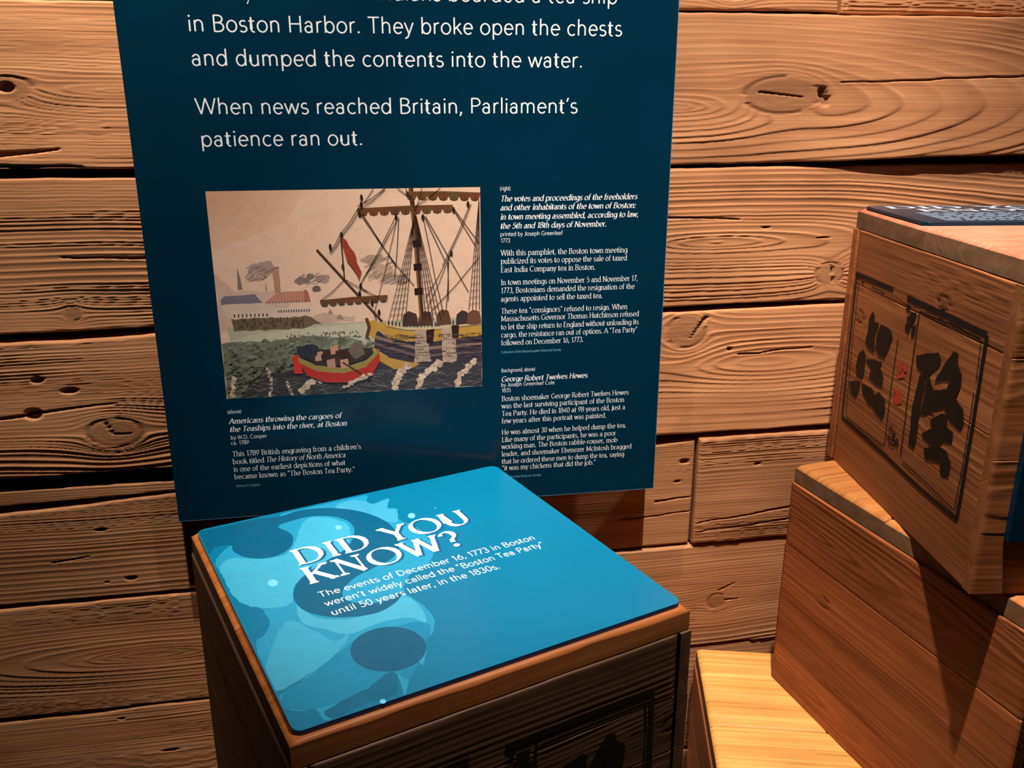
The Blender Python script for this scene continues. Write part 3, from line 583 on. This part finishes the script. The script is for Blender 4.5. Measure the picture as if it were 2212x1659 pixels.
# ---------------------------------------------------------------- big navy sign standing off the planks
YP = 1.4202
sign = thing('text_panel', 'tall navy exhibit panel with white lettering and a ship picture on the plank wall', 'sign', (0, YP, .8214))
zs = lambda x, z, h: (x, -h, z-.8214)
bevel_box('panel_board', (-.3335, 0, 0), (.4933, .006, 1.52), M_navy, sign, b=.0006, seg=1)
ed = Flat(zs); 
for p in ([(-.3335, .8214), (.4933, .8214), (.4933, .8225), (-.3335, .8225)], [(.4925, .8225), (.4933, .8225), (.4933, 2.34), (.4925, 2.34)]): ed.poly(p)
ed.build('panel_edge', M_edge, sign, (0, -1, 0))
for x in (-.28, .08, .44):
    for z in (.12, .8, 1.42): 
        o = bevel_box('standoff', (x-.01, .006, z-.01), (x+.01, YW-YP+.004, z+.01), M_steel, sign, b=.002)
CAPS = {'S': .0222, 'R': .0090, 'B': .0091, 'I': .0090, 's': .0066, 't': .0042}
groups = {}
def gname(k, x, z):
    if k == 'S': return 'headline_line%.4f%.3f' % (z, x)
    if x < .1: return 'lower_left_caption'
    return 'upper_right_caption' if z > 1.08 else 'lower_right_caption'
for k, txt, x0, x1, z in TEXT:
    gn = (gname(k, x0, z), k == 't')
    F = groups.setdefault(gn, Flat(zs))
    put_text(F, txt, k, x0, x1, z, CAPS[k])
for (gn, faint), F in groups.items():
    gn = 'headline_line' if gn.startswith('headline') else gn
    F.build(gn if not faint else 'credit_line', M_pale if faint else M_white, sign, (0, -1, 0))

# ship print: a generic harbour scene in watercolour tones
PX0, PX1, PZ0, PZ1 = -.2358, .1815, 1.0338, 1.3642
E = Flat(zs, .00002, .000001); CNT = [0]
def pz(x, y):     # drawing units 0..2000 x 0..1500, y down
    return (PX0+(PX1-PX0)*x/2000, PZ1-(PZ1-PZ0)*y/1500)
rnd = np.random.RandomState(5)
PREV = [False]
def pg(pts, col, wob=0, small=False):
    if PREV[0] and not small: E.k += 27
    if wob:
        q = []
        for i in range(len(pts)):
            a, b = np.array(pts[i], float), np.array(pts[(i+1) % len(pts)], float); n = max(1, int(np.hypot(*(b-a))/40))
            for k in range(n): q.append(a+(b-a)*k/n + rnd.uniform(-wob, wob, 2))
        pts = q
    E.poly([pz(*[min(max(c, 0), m) for c, m in zip(p, (2000, 1500))]) for p in pts], col, extra=(1+CNT[0] % 24)*1e-6 if small else 0)
    CNT[0] += 1; PREV[0] = small
    if not small: E.layer()
def ln(pts, w, col=(52, 32, 22)):
    pts = [(min(max(p[0], 0), 2000), min(max(p[1], 0), 1500)) for p in pts]
    E.stroke([pz(*p) for p in pts], w*(PX1-PX0)/2000, col, (1+CNT[0] % 24)*1e-6)
    CNT[0] += 1; PREV[0] = True
SKY = (226, 186, 158)
pg([(0, 0), (2000, 0), (2000, 1500), (0, 1500)], SKY)
for k in range(9): pg([(0, 0), (700-70*k, 0), (560-60*k, 220-18*k), (0, 420-40*k)], (222-2*k, 178-3*k, 148-3*k))
pg([(20, 560), (120, 700), (520, 720), (540, 1000), (0, 1000), (0, 600)], (206, 168, 148), 14)
for (x, y, rx, ry, c) in ((330, 560, 90, 50, (176, 146, 132)), (280, 600, 60, 40, (186, 154, 138)), (380, 530, 60, 40, (168, 140, 128)), (640, 640, 60, 25, (140, 118, 110)), (700, 610, 30, 22, (130, 108, 100)), (790, 630, 60, 30, (168, 140, 126)), (740, 700, 34, 26, (110, 92, 86)), (1180, 500, 90, 40, (170, 138, 120)), (1250, 590, 80, 60, (186, 152, 132)), (1330, 650, 110, 40, (190, 156, 136))):
    pg([(x+rx*math.cos(a)*(1+rnd.uniform(-.2, .2)), y+ry*math.sin(a)*(1+rnd.uniform(-.25, .25))) for a in np.linspace(0, 6.28, 15)[:-1]], c)
# town
pg([(30, 760), (60, 730), (280, 725), (330, 790), (30, 800)], (120, 108, 116), 4)
pg([(30, 795), (330, 790), (480, 840), (480, 900), (60, 900)], (208, 180, 160), 3)
pg([(420, 560), (470, 555), (475, 720), (430, 720)], (178, 128, 108), 2); pg([(415, 560), (475, 550), (470, 530), (425, 540)], (150, 110, 98), 2)
pg([(350, 790), (440, 720), (640, 710), (680, 790)], (190, 128, 104), 4); pg([(645, 700), (672, 715), (690, 795), (640, 795)], (166, 100, 78))
pg([(170, 530), (185, 600), (195, 690), (160, 690), (165, 600)], (136, 112, 100)); pg([(360, 700), (366, 640), (374, 700)], (150, 126, 112))
pg([(100, 850), (680, 830), (700, 930), (100, 940)], (214, 186, 166), 3)
for k in range(9): pg([(112+k*30, 868), (122+k*30, 866), (122+k*30, 890), (112+k*30, 892)], (70, 54, 50))
for k in range(13): pg([(440+k*19, 848), (449+k*19, 847), (449+k*19, 866), (440+k*19, 867)], (84, 64, 58))
for k in range(14): pg([(360+k*22, 785), (368+k*22, 785), (368+k*22, 797), (360+k*22, 797)], (120, 74, 60))
pg([(700, 900), (780, 880), (1010, 920), (1010, 950), (700, 950)], (196, 162, 142), 5); pg([(810, 890), (830, 850), (850, 890)], (160, 120, 104)); pg([(870, 930), (900, 890), (930, 935)], (160, 120, 104))
# water
pg([(60, 960), (2000, 950), (2000, 1500), (120, 1500)], (176, 168, 140), 6)
pg([(60, 1060), (300, 1010), (1100, 960), (1200, 1100), (80, 1100)], (190, 182, 156), 5)
pg([(90, 905), (680, 900), (760, 960), (620, 985), (100, 995)], (110, 92, 72), 8)
for k in range(90):
    x = 100+rnd.rand()*520; y = 905+rnd.rand()*70; pg([(x, y), (x+9, y-12), (x+14, y+3), (x+8, y+16)], (72+rnd.randint(30), 56+rnd.randint(24), 46), 0, True)
pg([(0, 1080), (420, 1070), (700, 1040), (1000, 1080), (1130, 1180), (1130, 1500), (0, 1500)], (112, 112, 92), 9)
for k in range(1100):
    x = 20+rnd.rand()*1120; y = 1060+rnd.rand()**.8*400; s_ = 10+rnd.rand()*26; t = (y-1060)/400
    b_ = 112-62*t+rnd.uniform(-34, 40); pg([(x-s_, y+s_*.5), (x, y-s_*.35), (x+s_, y+s_*.2), (x, y+s_*.45)], (b_, b_*1.02, b_*.84), 0, True)
pg([(1080, 1500), (1100, 1290), (1300, 1210), (2000, 1240), (2000, 1500)], (62, 56, 58), 7)
pg([(100, 1500), (300, 1330), (620, 1290), (1120, 1390), (1120, 1500)], (60, 54, 54), 8)
for k in range(230):
    x = 120+rnd.rand()*1850; y = 1285+rnd.rand()*205; L = 40+rnd.rand()*70
    ln([(x+L*t, y+14*math.sin(t*3+x)) for t in (0, .33, .66, 1)], 3.0, (128, 116, 108) if rnd.rand() < .6 else (30, 28, 30))
def foam(pts, w=36):
    for (x0, y0), (x1, y1) in zip(pts, pts[1:]):
        n = int(math.hypot(x1-x0, y1-y0)/7)+1
        for k in range(n):
            t = k/n; x = x0+(x1-x0)*t+rnd.uniform(-.5, .5)*w; y = y0+(y1-y0)*t+rnd.uniform(-.5, .5)*w; r = w*(.25+.4*rnd.rand()); c = 178+rnd.randint(48)
            pg([(x+r*math.cos(a)*(1+rnd.uniform(-.2, .2)), y+r*.8*math.sin(a)) for a in np.linspace(0, 6.28, 9)[:-1]], (c, c*.86, c*.74), 0, True)
            if k % 2: ln([(x-r*.5, y), (x, y+r*.3), (x+r*.4, y)], 3, (110, 86, 72))
foam([(40, 1490), (70, 1330)], 26); foam([(330, 1490), (350, 1390), (330, 1280)], 20); foam([(500, 1490), (460, 1390)], 16); foam([(560, 1480), (640, 1400), (730, 1370)], 38)
for k in range(150):      # hatching of cloud and smoke
    cx, cy, rx, ry = ((330, 575, 110, 60), (700, 630, 110, 40), (1240, 570, 150, 110), (1330, 650, 120, 40))[rnd.randint(4)]
    x = cx+rx*rnd.uniform(-1, 1)*.8; y = cy+ry*rnd.uniform(-1, 1)*.8; L = 10+rnd.rand()*26
    ln([(x-L, y+L*.5), (x+L, y-L*.5)], 3.0, (150, 122, 110))
for k in range(60):       # scattered small craft and people on the far bank
    x = 480+rnd.rand()*560; y = 1030+rnd.rand()*60; pg([(x, y), (x+7, y-16), (x+14, y+4)], (90+rnd.randint(30), 84, 74), 0, True)
# hull of the ship
pg([(1165, 990), (1220, 960), (1330, 1020), (1480, 1050), (2000, 1015), (2000, 1100), (1600, 1130), (1400, 1120), (1250, 1080)], (190, 142, 62), 3)
pg([(1160, 1010), (1250, 1080), (1400, 1120), (1600, 1130), (2000, 1095), (2000, 1300), (1500, 1300), (1270, 1240), (1150, 1160)], (62, 50, 58), 3)
pg([(1140, 1150), (1260, 1240), (1500, 1300), (1440, 1330), (1300, 1330), (1180, 1260)], (184, 138, 62), 3)
pg([(1150, 1060), (1500, 1170), (2000, 1150), (2000, 1170), (1500, 1195), (1150, 1085)], (134, 108, 92), 2)
pg([(1140, 1110), (1500, 1230), (2000, 1215), (2000, 1230), (1500, 1250), (1140, 1130)], (110, 88, 84), 2)
pg([(1100, 960), (1170, 940), (1195, 1000), (1150, 1090), (1110, 1060)], (190, 144, 66), 5); ln([(1100, 930), (1120, 1000), (1095, 1080)], 26, (96, 58, 36))
ln([(1250, 985), (1400, 1022), (1600, 1030), (2000, 1000)], 12, (214, 178, 130)); ln([(1250, 1000), (1400, 1036), (1600, 1044), (2000, 1014)], 4)
for k in range(26):
    x = 1270+k*28; y = 968+22*math.sin(min(k, 8)/8*1.4) + (k > 14)*-8
    pg([(x-6, y), (x, y-16), (x+6, y), (x+4, y+24), (x-4, y+24)], (52, 30, 24))
for (x, c) in ((1440, (70, 50, 44)), (1560, (80, 56, 44)), (1700, (96, 62, 44)), (1850, (64, 48, 50)), (1940, (110, 70, 50))):     # deck cargo bundles
    pg([(x-60, 1010), (x-50, 930), (x-10, 890), (x+40, 905), (x+60, 1005)], c, 8)
pg([(1480, 1040), (1570, 1035), (1590, 1280), (1460, 1290)], (178, 150, 132), 6); pg([(1690, 1030), (1780, 1020), (1800, 1290), (1680, 1300)], (182, 154, 136), 6)
for k in range(160):
    x = (1470 if k % 2 else 1690)+rnd.rand()*105; y = 1050+rnd.rand()*230; pg([(x, y), (x+6, y-3), (x+5, y+6)], (116, 88, 76), 0, True)
pg([(1560, 1040), (1625, 1030), (1610, 1150), (1560, 1140)], (48, 30, 26)); pg([(1760, 1010), (1820, 1010), (1815, 1110), (1765, 1110)], (52, 32, 28))
foam([(1290, 1480), (1340, 1370), (1410, 1290)], 40); foam([(1480, 1490), (1520, 1400), (1660, 1290)], 38); foam([(1780, 1480), (1830, 1390), (1950, 1290)], 36)
# masts, yards, rigging
for k in range(130):      # plank lines on the hull
    x = 1200+rnd.rand()*780; y = 1075+rnd.rand()*190+max(0, 1500-x)*-.1; L = 30+rnd.rand()*90
    ln([(x, y), (min(x+L, 1998), y+L*.05)], 3.0, (40, 30, 34) if rnd.rand() < .6 else (120, 98, 96))
for k in range(60):
    x = 1230+rnd.rand()*760; ln([(x, 1072), (x+rnd.uniform(-6, 6), 1100)], 3, (92, 60, 30))
DK = (58, 34, 22)
ln([(1478, 0), (1500, 320), (1530, 960)], 34, (70, 42, 26)); ln([(1472, 0), (1492, 320), (1520, 960)], 9, (130, 86, 54))
for y in (370, 540, 720): pg([(1478, y), (1540, y-3), (1542, y+48), (1480, y+50)], (44, 26, 18))
ln([(760, 420), (1220, 960)], 20, (74, 46, 30)); ln([(762, 414), (1218, 948)], 4, (140, 98, 64))
for (a, b, y0, y1, n) in ((1075, 1790, 142, 128, 9), (1440, 2000, 30, 45, 7), (760, 1270, 792, 770, 8)):
    ln([(a, y0), ((a+b)/2, (y0+y1)/2-6), (b, y1)], 16, (104, 68, 40))
    for k in range(n):
        x = a+(b-a)*(k+.5)/n; y = y0+(y1-y0)*(k+.5)/n+14; r = (b-a)/n*.56; q = .55 if n == 8 else .62
        pg([(x-r, y-10), (x-r*.6, y+r*q), (x, y+r*q*1.25), (x+r*.6, y+r*q), (x+r, y-10)], (96+rnd.randint(22), 60+rnd.randint(12), 40)); ln([(x, y), (x+4, y+r*.7)], 4, (60, 34, 24))
def shroud(x0, y0, xa, xb, y1, n=5, m=16):
    for k in range(n): ln([(x0, y0), (xa+(xb-xa)*k/(n-1), y1)], 4.5)
    for k in range(2, m):
        t = k/m; y = y0+(y1-y0)*t; ln([(x0+(xa-x0)*t, y+4), (x0+(xb-x0)*t, y-3)], 3.5)
shroud(1500, 190, 1270, 1400, 960); shroud(1510, 190, 1560, 1680, 960); shroud(1990, 90, 1900, 1985, 900, 4)
for a, b in (((940, 310), (1075, 142)), ((955, 320), (1090, 150)), ((1075, 142), (1200, 0)), ((1090, 145), (1290, 0)), ((940, 310), (850, 440)), ((955, 320), (860, 450)), ((1095, 170), (1330, 520)), ((1110, 170), (1350, 560)), ((1330, 520), (1480, 700)), ((1360, 190), (1060, 690)), ((1370, 200), (1160, 900)), ((1380, 200), (1330, 640)), ((1060, 690), (1370, 215)), ((1560, 190), (1640, 640)), ((1570, 195), (1720, 520)), ((1580, 195), (1900, 760)), ((1800, 150), (1990, 400)), ((1790, 145), (1960, 420)), ((1930, 120), (1760, 470)), ((1920, 120), (1700, 560)), ((1760, 470), (1560, 800)), ((1760, 480), (1580, 860)), ((1990, 500), (1600, 900)), ((1280, 0), (1075, 120)), ((1440, 0), (1500, 150)), ((1560, 0), (1500, 160)), ((1480, 60), (1380, 0)), ((950, 640), (760, 790)), ((960, 640), (1190, 770)), ((1060, 690), (1190, 770)), ((1700, 0), (1500, 130)), ((1160, 900), (1180, 950)), ((1740, 820), (1740, 520)), ((1720, 900), (1750, 500)), ((1640, 640), (1700, 920))):
    ln([a, ((a[0]+b[0])/2+4, (a[1]+b[1])/2+9), b], 5)
for (x, y) in ((1090, 175), (1360, 200), (1560, 205), (1795, 160), (1905, 120), (1770, 470), (1070, 690), (860, 400), (1060, 745), (1150, 820), (945, 545), (950, 320), (1110, 60), (1105, 110), (1200, 890)):
    pg([(x-12, y), (x-4, y-24), (x+8, y-18), (x+12, y+10), (x, y+24)], (44, 26, 18))
ln([(942, 300), (952, 640)], 9, (70, 44, 30))
pg([(950, 330), (1000, 400), (1040, 440), (1050, 520), (1080, 590), (1060, 640), (1020, 560), (985, 500), (960, 430)], (150, 62, 40), 9)
# red rowing boat with crates
pg([(520, 1200), (570, 1190), (590, 1330), (525, 1330)], (200, 50, 38), 3)
pg([(560, 1230), (700, 1310), (900, 1330), (1080, 1280), (1180, 1170), (1185, 1260), (1120, 1370), (960, 1420), (760, 1410), (620, 1350)], (178, 46, 34), 3)
pg([(560, 1200), (700, 1275), (900, 1300), (1080, 1250), (1185, 1160), (1182, 1200), (1080, 1300), (900, 1345), (700, 1320), (562, 1245)], (150, 128, 66), 3)
pg([(600, 1200), (700, 1150), (1100, 1160), (1150, 1190), (1060, 1250), (900, 1290), (700, 1270)], (60, 44, 40), 6)
for (x, y, c) in ((690, 1175, (190, 140, 118)), (740, 1190, (58, 36, 30)), (810, 1130, (196, 132, 104)), (850, 1170, (64, 38, 32)), (900, 1180, (60, 36, 30)), (830, 1220, (74, 46, 38)), (880, 1240, (188, 138, 110)), (780, 1235, (180, 130, 108))):
    pg([(x, y), (x+62, y-8), (x+66, y+60), (x+2, y+66)], c, 2)
pg([(560, 1130), (640, 1100), (720, 1130), (700, 1200), (600, 1220), (570, 1180)], (48, 50, 56), 10); pg([(950, 1170), (1000, 1120), (1060, 1140), (1080, 1200), (1000, 1240)], (110, 92, 80), 10)
ln([(900, 1260), (1030, 1350), (1110, 1410)], 12, (54, 34, 26)); foam([(900, 1440), (1000, 1410), (1120, 1350)], 30)
pr = E.build('ship_picture', M_print, sign, (0, -1, 0)); pr['label'] = 'coloured harbour picture with a tall ship and a red rowing boat'

# ---------------------------------------------------------------- tea chests
def chest(label, loc, rz, W, D, Hh, chinese='front', seed=100, mat=None, lidmat=None, lid_t=.031, group='wooden tea chests'):
    """local frame: origin at the bottom centre; lid, side boards, corner strips"""
    root = thing('tea_chest', label, 'chest', loc, rz, group)
    x0, x1, y0, y1 = -W/2, W/2, -D/2, D/2
    hb = Hh-lid_t-.0015; tb = .020; r = np.random.RandomState(seed)
    nb = 4
    def cuts(): 
        c = np.cumsum([0]+[1+.7*r.rand() for _ in range(nb)]); return c/c[-1]*hb
    CFRONT, CLEFT, CRIGHT, CBACK = cuts(), cuts(), cuts(), cuts()
    # front/back run full length when the lettered side is left; otherwise the sides do
    full_x = chinese in ('left', 'right')
    inset = 0.0
    def face(which, c):
        if which == 'front': o, eu, en, L, full = (x0, y0, 0), (1, 0, 0), (0, -1, 0), W, full_x
        elif which == 'back': o, eu, en, L, full = (x1, y1, 0), (-1, 0, 0), (0, 1, 0), W, full_x
        elif which == 'left': o, eu, en, L, full = (x0, y1, 0), (0, -1, 0), (-1, 0, 0), D, not full_x
        else: o, eu, en, L, full = (x1, y0, 0), (0, 1, 0), (1, 0, 0), D, not full_x
        a, b = (0, L) if full else (tb+.0008, L-tb-.0008)
        o = np.array(o, float)
        if not full: o = o - np.array(en)*.0015
        st = .006
        for k in range(nb):
            us = np.linspace(a, b, int((b-a)/st)+1)
            kn = [(a+r.rand()*(b-a), c[k]+(c[k+1]-c[k])*(.3+.4*r.rand()), .010, 1.5)] if r.rand() < .35 else []
            board('board', mat or M_body, o, eu, (0, 0, 1), en, us, c[k]+(.0001 if k else 0), c[k+1]-.0001, .0022, .016 if not full else .0185, seed*7+k+13*len(which), .00042, .009,
                  parent=root, edge=.0009 if k not in (nb-1,) else .0028, rough=.2, knots=kn, cath=(a+(b-a)*r.rand(), c[k]+(c[k+1]-c[k])*.5, 9) if r.rand() < .5 else None)
    for wch, c in (('front', CFRONT), ('back', CBACK), ('left', CLEFT), ('right', CRIGHT)): face(wch, c)
    bevel_box('bottom_board', (x0+.022, y0+.022, .001), (x1-.022, y1-.022, .013), M_dark, root, b=0)
    # lid of two boards, grain along x, with its end grain on the short sides
    li = .0035; lz = hb+.0015
    split = y0+D*(.45+.12*r.rand())
    for k, (a, b) in enumerate(((y0+li, split), (split+.0005, y1-li))):
        us = np.linspace(x0+li, x1-li, 60)
        o = board('lid_board', lidmat or M_lid, (0, 0, lz+lid_t), (1, 0, 0), (0, 1, 0), (0, 0, 1), us, a, b, .004, lid_t, seed*5+k, .00025, .012, parent=root, edge=.006, rough=.25)
        o.data.materials.append(M_endgrain)
        npoly = len(o.data.polygons); o.data.polygons[npoly-1].material_index = 1; o.data.polygons[npoly-2].material_index = 1
    return root

def uv_frame(o, eu, en):
    o = np.array(o, float); eu = np.array(eu, float); en = np.array(en, float)
    return lambda u, v, h: tuple(o + eu*u + np.array((0, 0, 1.))*v + en*h)
def brush_marks(root, o, eu, en, du=0., dv=0.):
    """brush written characters inside a double line border"""
    fr = uv_frame(o, eu, en)
    F = Flat(fr, -.0009, .00001); R2 = np.random.RandomState(3)
    def wob(path, a):
        out = []
        for p, q in zip(path, path[1:]):
            n = max(1, int(math.hypot(q[0]-p[0], q[1]-p[1])/.008))
            for k in range(n): out.append((p[0]+(q[0]-p[0])*k/n+R2.uniform(-a, a), p[1]+(q[1]-p[1])*k/n+R2.uniform(-a, a)))
        return out+[path[-1]]
    for w, p in DECAL['line']:
        p = [(a+du, b+dv) for a, b in p]
        F.stroke(wob(p, .0004), w, (16, 13, 11))
    F.build('border_mark', M_black, root, en)
    for idx in ((0, 1), (2, 3), (4, 5), (6, 7, 8, 9), (10, 11, 12), (13, 14, 15, 16, 17)):
        F = Flat(fr, -.0008)
        for ki, i in enumerate(idx):
            p = [(a+du, b+dv) for a, b in DECAL['black'][i]]
            F.poly(wob(p+[p[0]], .0009)[:-1], (16, 13, 11), ki*8e-6)
        F.build('brush_character' if len(idx) < 5 else 'small_character', M_black, root, en)
    F = Flat(fr, -.0008, .00001)
    for p in DECAL['grey']:
        p = [(a+du, b+dv) for a, b in p]
        us = [a for a, b in p]; vs2 = [b for a, b in p]
        for k in range(34):
            u = min(us)+.004+R2.rand()*(max(us)-min(us)-.008); v = min(vs2)+.006+R2.rand()*(max(vs2)-min(vs2)-.012); L = .004+R2.rand()*.008
            if R2.rand() < .5: F.stroke([(u, v), (u+.0005, v+L)], .0022, (40, 34, 28))
            else: F.stroke([(u-L*.5, v), (u+L*.5, v+.001)], .0022, (40, 34, 28))
    F.build('small_character', M_grey_ink, root, en)
    F = Flat(fr, -.0008, .00001)
    for p in DECAL['red']:
        F.poly(wob([(a+du, b+dv) for a, b in p]+[(p[0][0]+du, p[0][1]+dv)], .0012)[:-1], (180, 50, 30))
    F.build('red_stamp', M_red, root, en)

def place(cx, cy, ax, ay, rz):
    """world position of the chest centre from a known corner at local (cx, cy)"""
    c, s = math.cos(rz), math.sin(rz); return (ax-(cx*c-cy*s), ay-(cx*s+cy*c))

# A: chest with the blue lid panel (front) and the chest it stands on
TH = .3498; RIM = .0105; OA = (-.0950, .7565)
WA, DA = .4923+2*RIM, .4955+2*RIM
ca = place(-WA/2+RIM, -DA/2+RIM, OA[0], OA[1], TH)
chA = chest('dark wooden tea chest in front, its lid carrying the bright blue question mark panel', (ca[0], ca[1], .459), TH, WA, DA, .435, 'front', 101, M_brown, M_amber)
FA = lambda x, y, h: (x-WA/2+RIM, y-DA/2+RIM, .441+h)
blue = bevel_box('lid_panel', (-WA/2+RIM, -DA/2+RIM, .4352), (WA/2-RIM, DA/2-RIM, .441), M_blue, chA, b=.0007, seg=1, vert_r=.011)
blue['label'] = 'bright blue printed panel with a big question mark'
blue.data.materials.append(M_blue_edge)
for p in blue.data.polygons:
    if abs(p.normal.z) < .3: p.material_index = 1
F = Flat(FA, .00002, .000003)
def sm(pts, wob=.0015, seed=1):
    r = np.random.RandomState(seed); out = []
    n0 = len(pts)
    for i in range(n0):
        p0, p1, p2, p3 = [np.array(pts[(i+k) % n0]) for k in (-1, 0, 1, 2)]
        n = max(1, int(np.hypot(*(p2-p1))/.005))
        for k in range(n):
            t = k/n; c = .5*(2*p1+(p2-p0)*t+(2*p0-5*p1+4*p2-p3)*t*t+(-p0+3*p1-3*p2+p3)*t**3)
            out.append(tuple(np.clip(c + r.uniform(-wob, wob, 2)*.5, .002, .49)))
    return out
for nm, col, w in (('light', (30, 138, 176), .0022), ('mid', (8, 122, 160), .002), ('mid2', (58, 152, 186), .001), ('bright', (58, 160, 192), .002), ('pale', (50, 152, 186), .0016), ('bright2', (62, 158, 190), .0006), ('dark', (0, 94, 128), .002), ('q1', (0, 86, 120), 0), ('dot', (0, 84, 117), 0)):
    F.poly(sm(SPLASH[nm], w), col); F.layer()
for k in range(5): F.poly(SPLASH['spot%d' % k], (110, 196, 226)); F.layer()
F.build('question_mark_print', M_wash, blue, (0, 0, 1))
F = Flat(FA, .00008)
for (t_, x0, x1, y, cap) in (('DID YOU', .1005, .366, .3235, .046), ('KNOW?', .0985, .327, .2685, .046)):
    put_text(F, t_, 'D', x0+.003, x1+.003, y-.0035, cap)
sh = F.build('lettering_shadow', plain('dark_teal_print', (0, 80, 120), rough=.4), blue, (0, 0, 1))
F = Flat(FA, .00012)
for (t_, x0, x1, y, cap) in (('DID YOU', .1005, .366, .3235, .046), ('KNOW?', .0985, .327, .2685, .046)):
    put_text(F, t_, 'D', x0, x1, y, cap)
F.build('title_lettering', M_white, blue, (0, 0, 1))
F = Flat(FA, .00012)
for (t_, x0, x1, y) in (('The events of December 16, 1773 in Boston', .1006, .417, .2310), ('weren’t widely called the “Boston Tea Party”', .1006, .4185, .2075), ('until 50 years later, in the 1830s.', .1010, .334, .1840)):
    put_text(F, t_, 's', x0, x1, y, .0135)
F.build('body_lettering', M_white, blue, (0, 0, 1))
brush_marks(chA, (-WA/2, -DA/2-.0002, 0), (1, 0, 0), (0, -1, 0), du=CH1_DU, dv=CH1_DV)
cs = place(-WA/2+RIM, -DA/2+RIM, OA[0]+.012, OA[1]+.01, TH)
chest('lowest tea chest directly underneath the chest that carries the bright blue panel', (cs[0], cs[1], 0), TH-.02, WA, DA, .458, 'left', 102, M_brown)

# B: stack of three on the right
RL = math.radians(-14.8); WL, DL = .50, .50
cl = place(-WL/2, DL/2, .606, 1.446, RL)
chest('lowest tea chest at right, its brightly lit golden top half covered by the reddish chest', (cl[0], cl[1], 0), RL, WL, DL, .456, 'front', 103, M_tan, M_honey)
RM = math.radians(9.4); WM, DM = .50, .508
cm = place(-WM/2, DM/2, .7150, 1.3337, RM)
chest('plain reddish tea chest in the middle of the right stack, crossed by a dark shadow', (cm[0], cm[1], .457), RM, WM, DM, .433, 'front', 104)
RU = math.radians(-6.6); WU, DU = .50, .4785
cu = place(-WU/2, DU/2, .7971, 1.3699, RU)
chU = chest('topmost tea chest at right with black brush characters and red stamps in a border', (cu[0], cu[1], .891), RU, WU, DU, .4345, 'left', 105, M_tan, M_rose)
brush_marks(chU, (-WU/2+.0002, DU/2, 0), (0, -1, 0), (-1, 0, 0))
# navy panels on the topmost chest
tp = bevel_box('lid_panel', (-WU/2+.010, -DU/2+TPY, .4349), (WU/2-.012, DU/2-.012, .4395), M_navy, chU, b=.0006, seg=1, vert_r=.01)
FU = lambda x, y, h: (x-WU/2, y-DU/2, .4395+h)
F = Flat(FU, .00008); put_text(F, 'DID YOU', 'D', .035, .34, .428, .029); put_text(F, 'KNOW?', 'D', .07, .33, .390, .029)
F.build('title_lettering', M_pale2, tp, (0, 0, 1))
F = Flat(FU, .00008); r = np.random.RandomState(2)
for k in range(9):
    x = .05
    while x < .43:
        w = .008+r.rand()*.03; F.poly([(x, .370-k*.0105), (x+w, .370-k*.0105), (x+w, .3745-k*.0105), (x, .3745-k*.0105)]); x += w+.005
o = F.build('small_print', M_slate, tp, (0, 0, 1)); o['kind'] = 'stuff'
fp = bevel_box('front_panel', (-WU/2+.030, -DU/2-.011, .080), (WU/2-.03, -DU/2-.0003, .385), M_navy, chU, b=.0008, seg=1)

# ---------------------------------------------------------------- ceiling track and spot lamps
track = bevel_box('lighting_track', (-1.2, .84, 3.065), (2.2, .87, 3.1), M_lampblk, b=.002); tag(track, 'black lighting track on the ceiling above the chests', 'lighting track')
for i, (loc, tgt, pw, ang, bl, rad, colr) in enumerate(LAMP_SPOTS):
    root = thing('spot_lamp', 'black ceiling spot lamp ' + ('above the navy panel', 'above the bright blue chest lid', 'above the right chest stack')[i], 'lamp', loc, 0, 'ceiling spot lamps')
    d = (Vector(tgt)-Vector(loc)).normalized(); q = d.to_track_quat('-Z', 'Y').to_matrix().to_4x4()
    vv, ff = [], []; n = 20
    prof = [(.030, .0), (.034, .01), (.034, .10), (.022, .13)]
    for r_, h_ in prof:
        for k in range(n): vv.append(q @ Vector((r_*math.cos(k*2*math.pi/n), r_*math.sin(k*2*math.pi/n), h_+.01)))
    for a in range(len(prof)-1):
        for k in range(n): ff.append((a*n+k, a*n+(k+1) % n, (a+1)*n+(k+1) % n, (a+1)*n+k))
    ff.append(tuple(range((len(prof)-1)*n, len(prof)*n)))
    mesh_obj('lamp_head', vv, ff, M_lampblk, root)
    bevel_box('lamp_stem', (-.006, -.006, .08), (.006, .006, 3.1-loc[2]), M_lampblk, root, b=.001)
    L = bpy.data.lights.new('spot_light', 'SPOT'); L.energy = pw; L.spot_size = math.radians(ang); L.spot_blend = bl; L.shadow_soft_size = rad; L.color = colr
    lo = bpy.data.objects.new('spot_light', L); link(lo, root); lo.rotation_euler = d.to_track_quat('-Z', 'Y').to_euler()
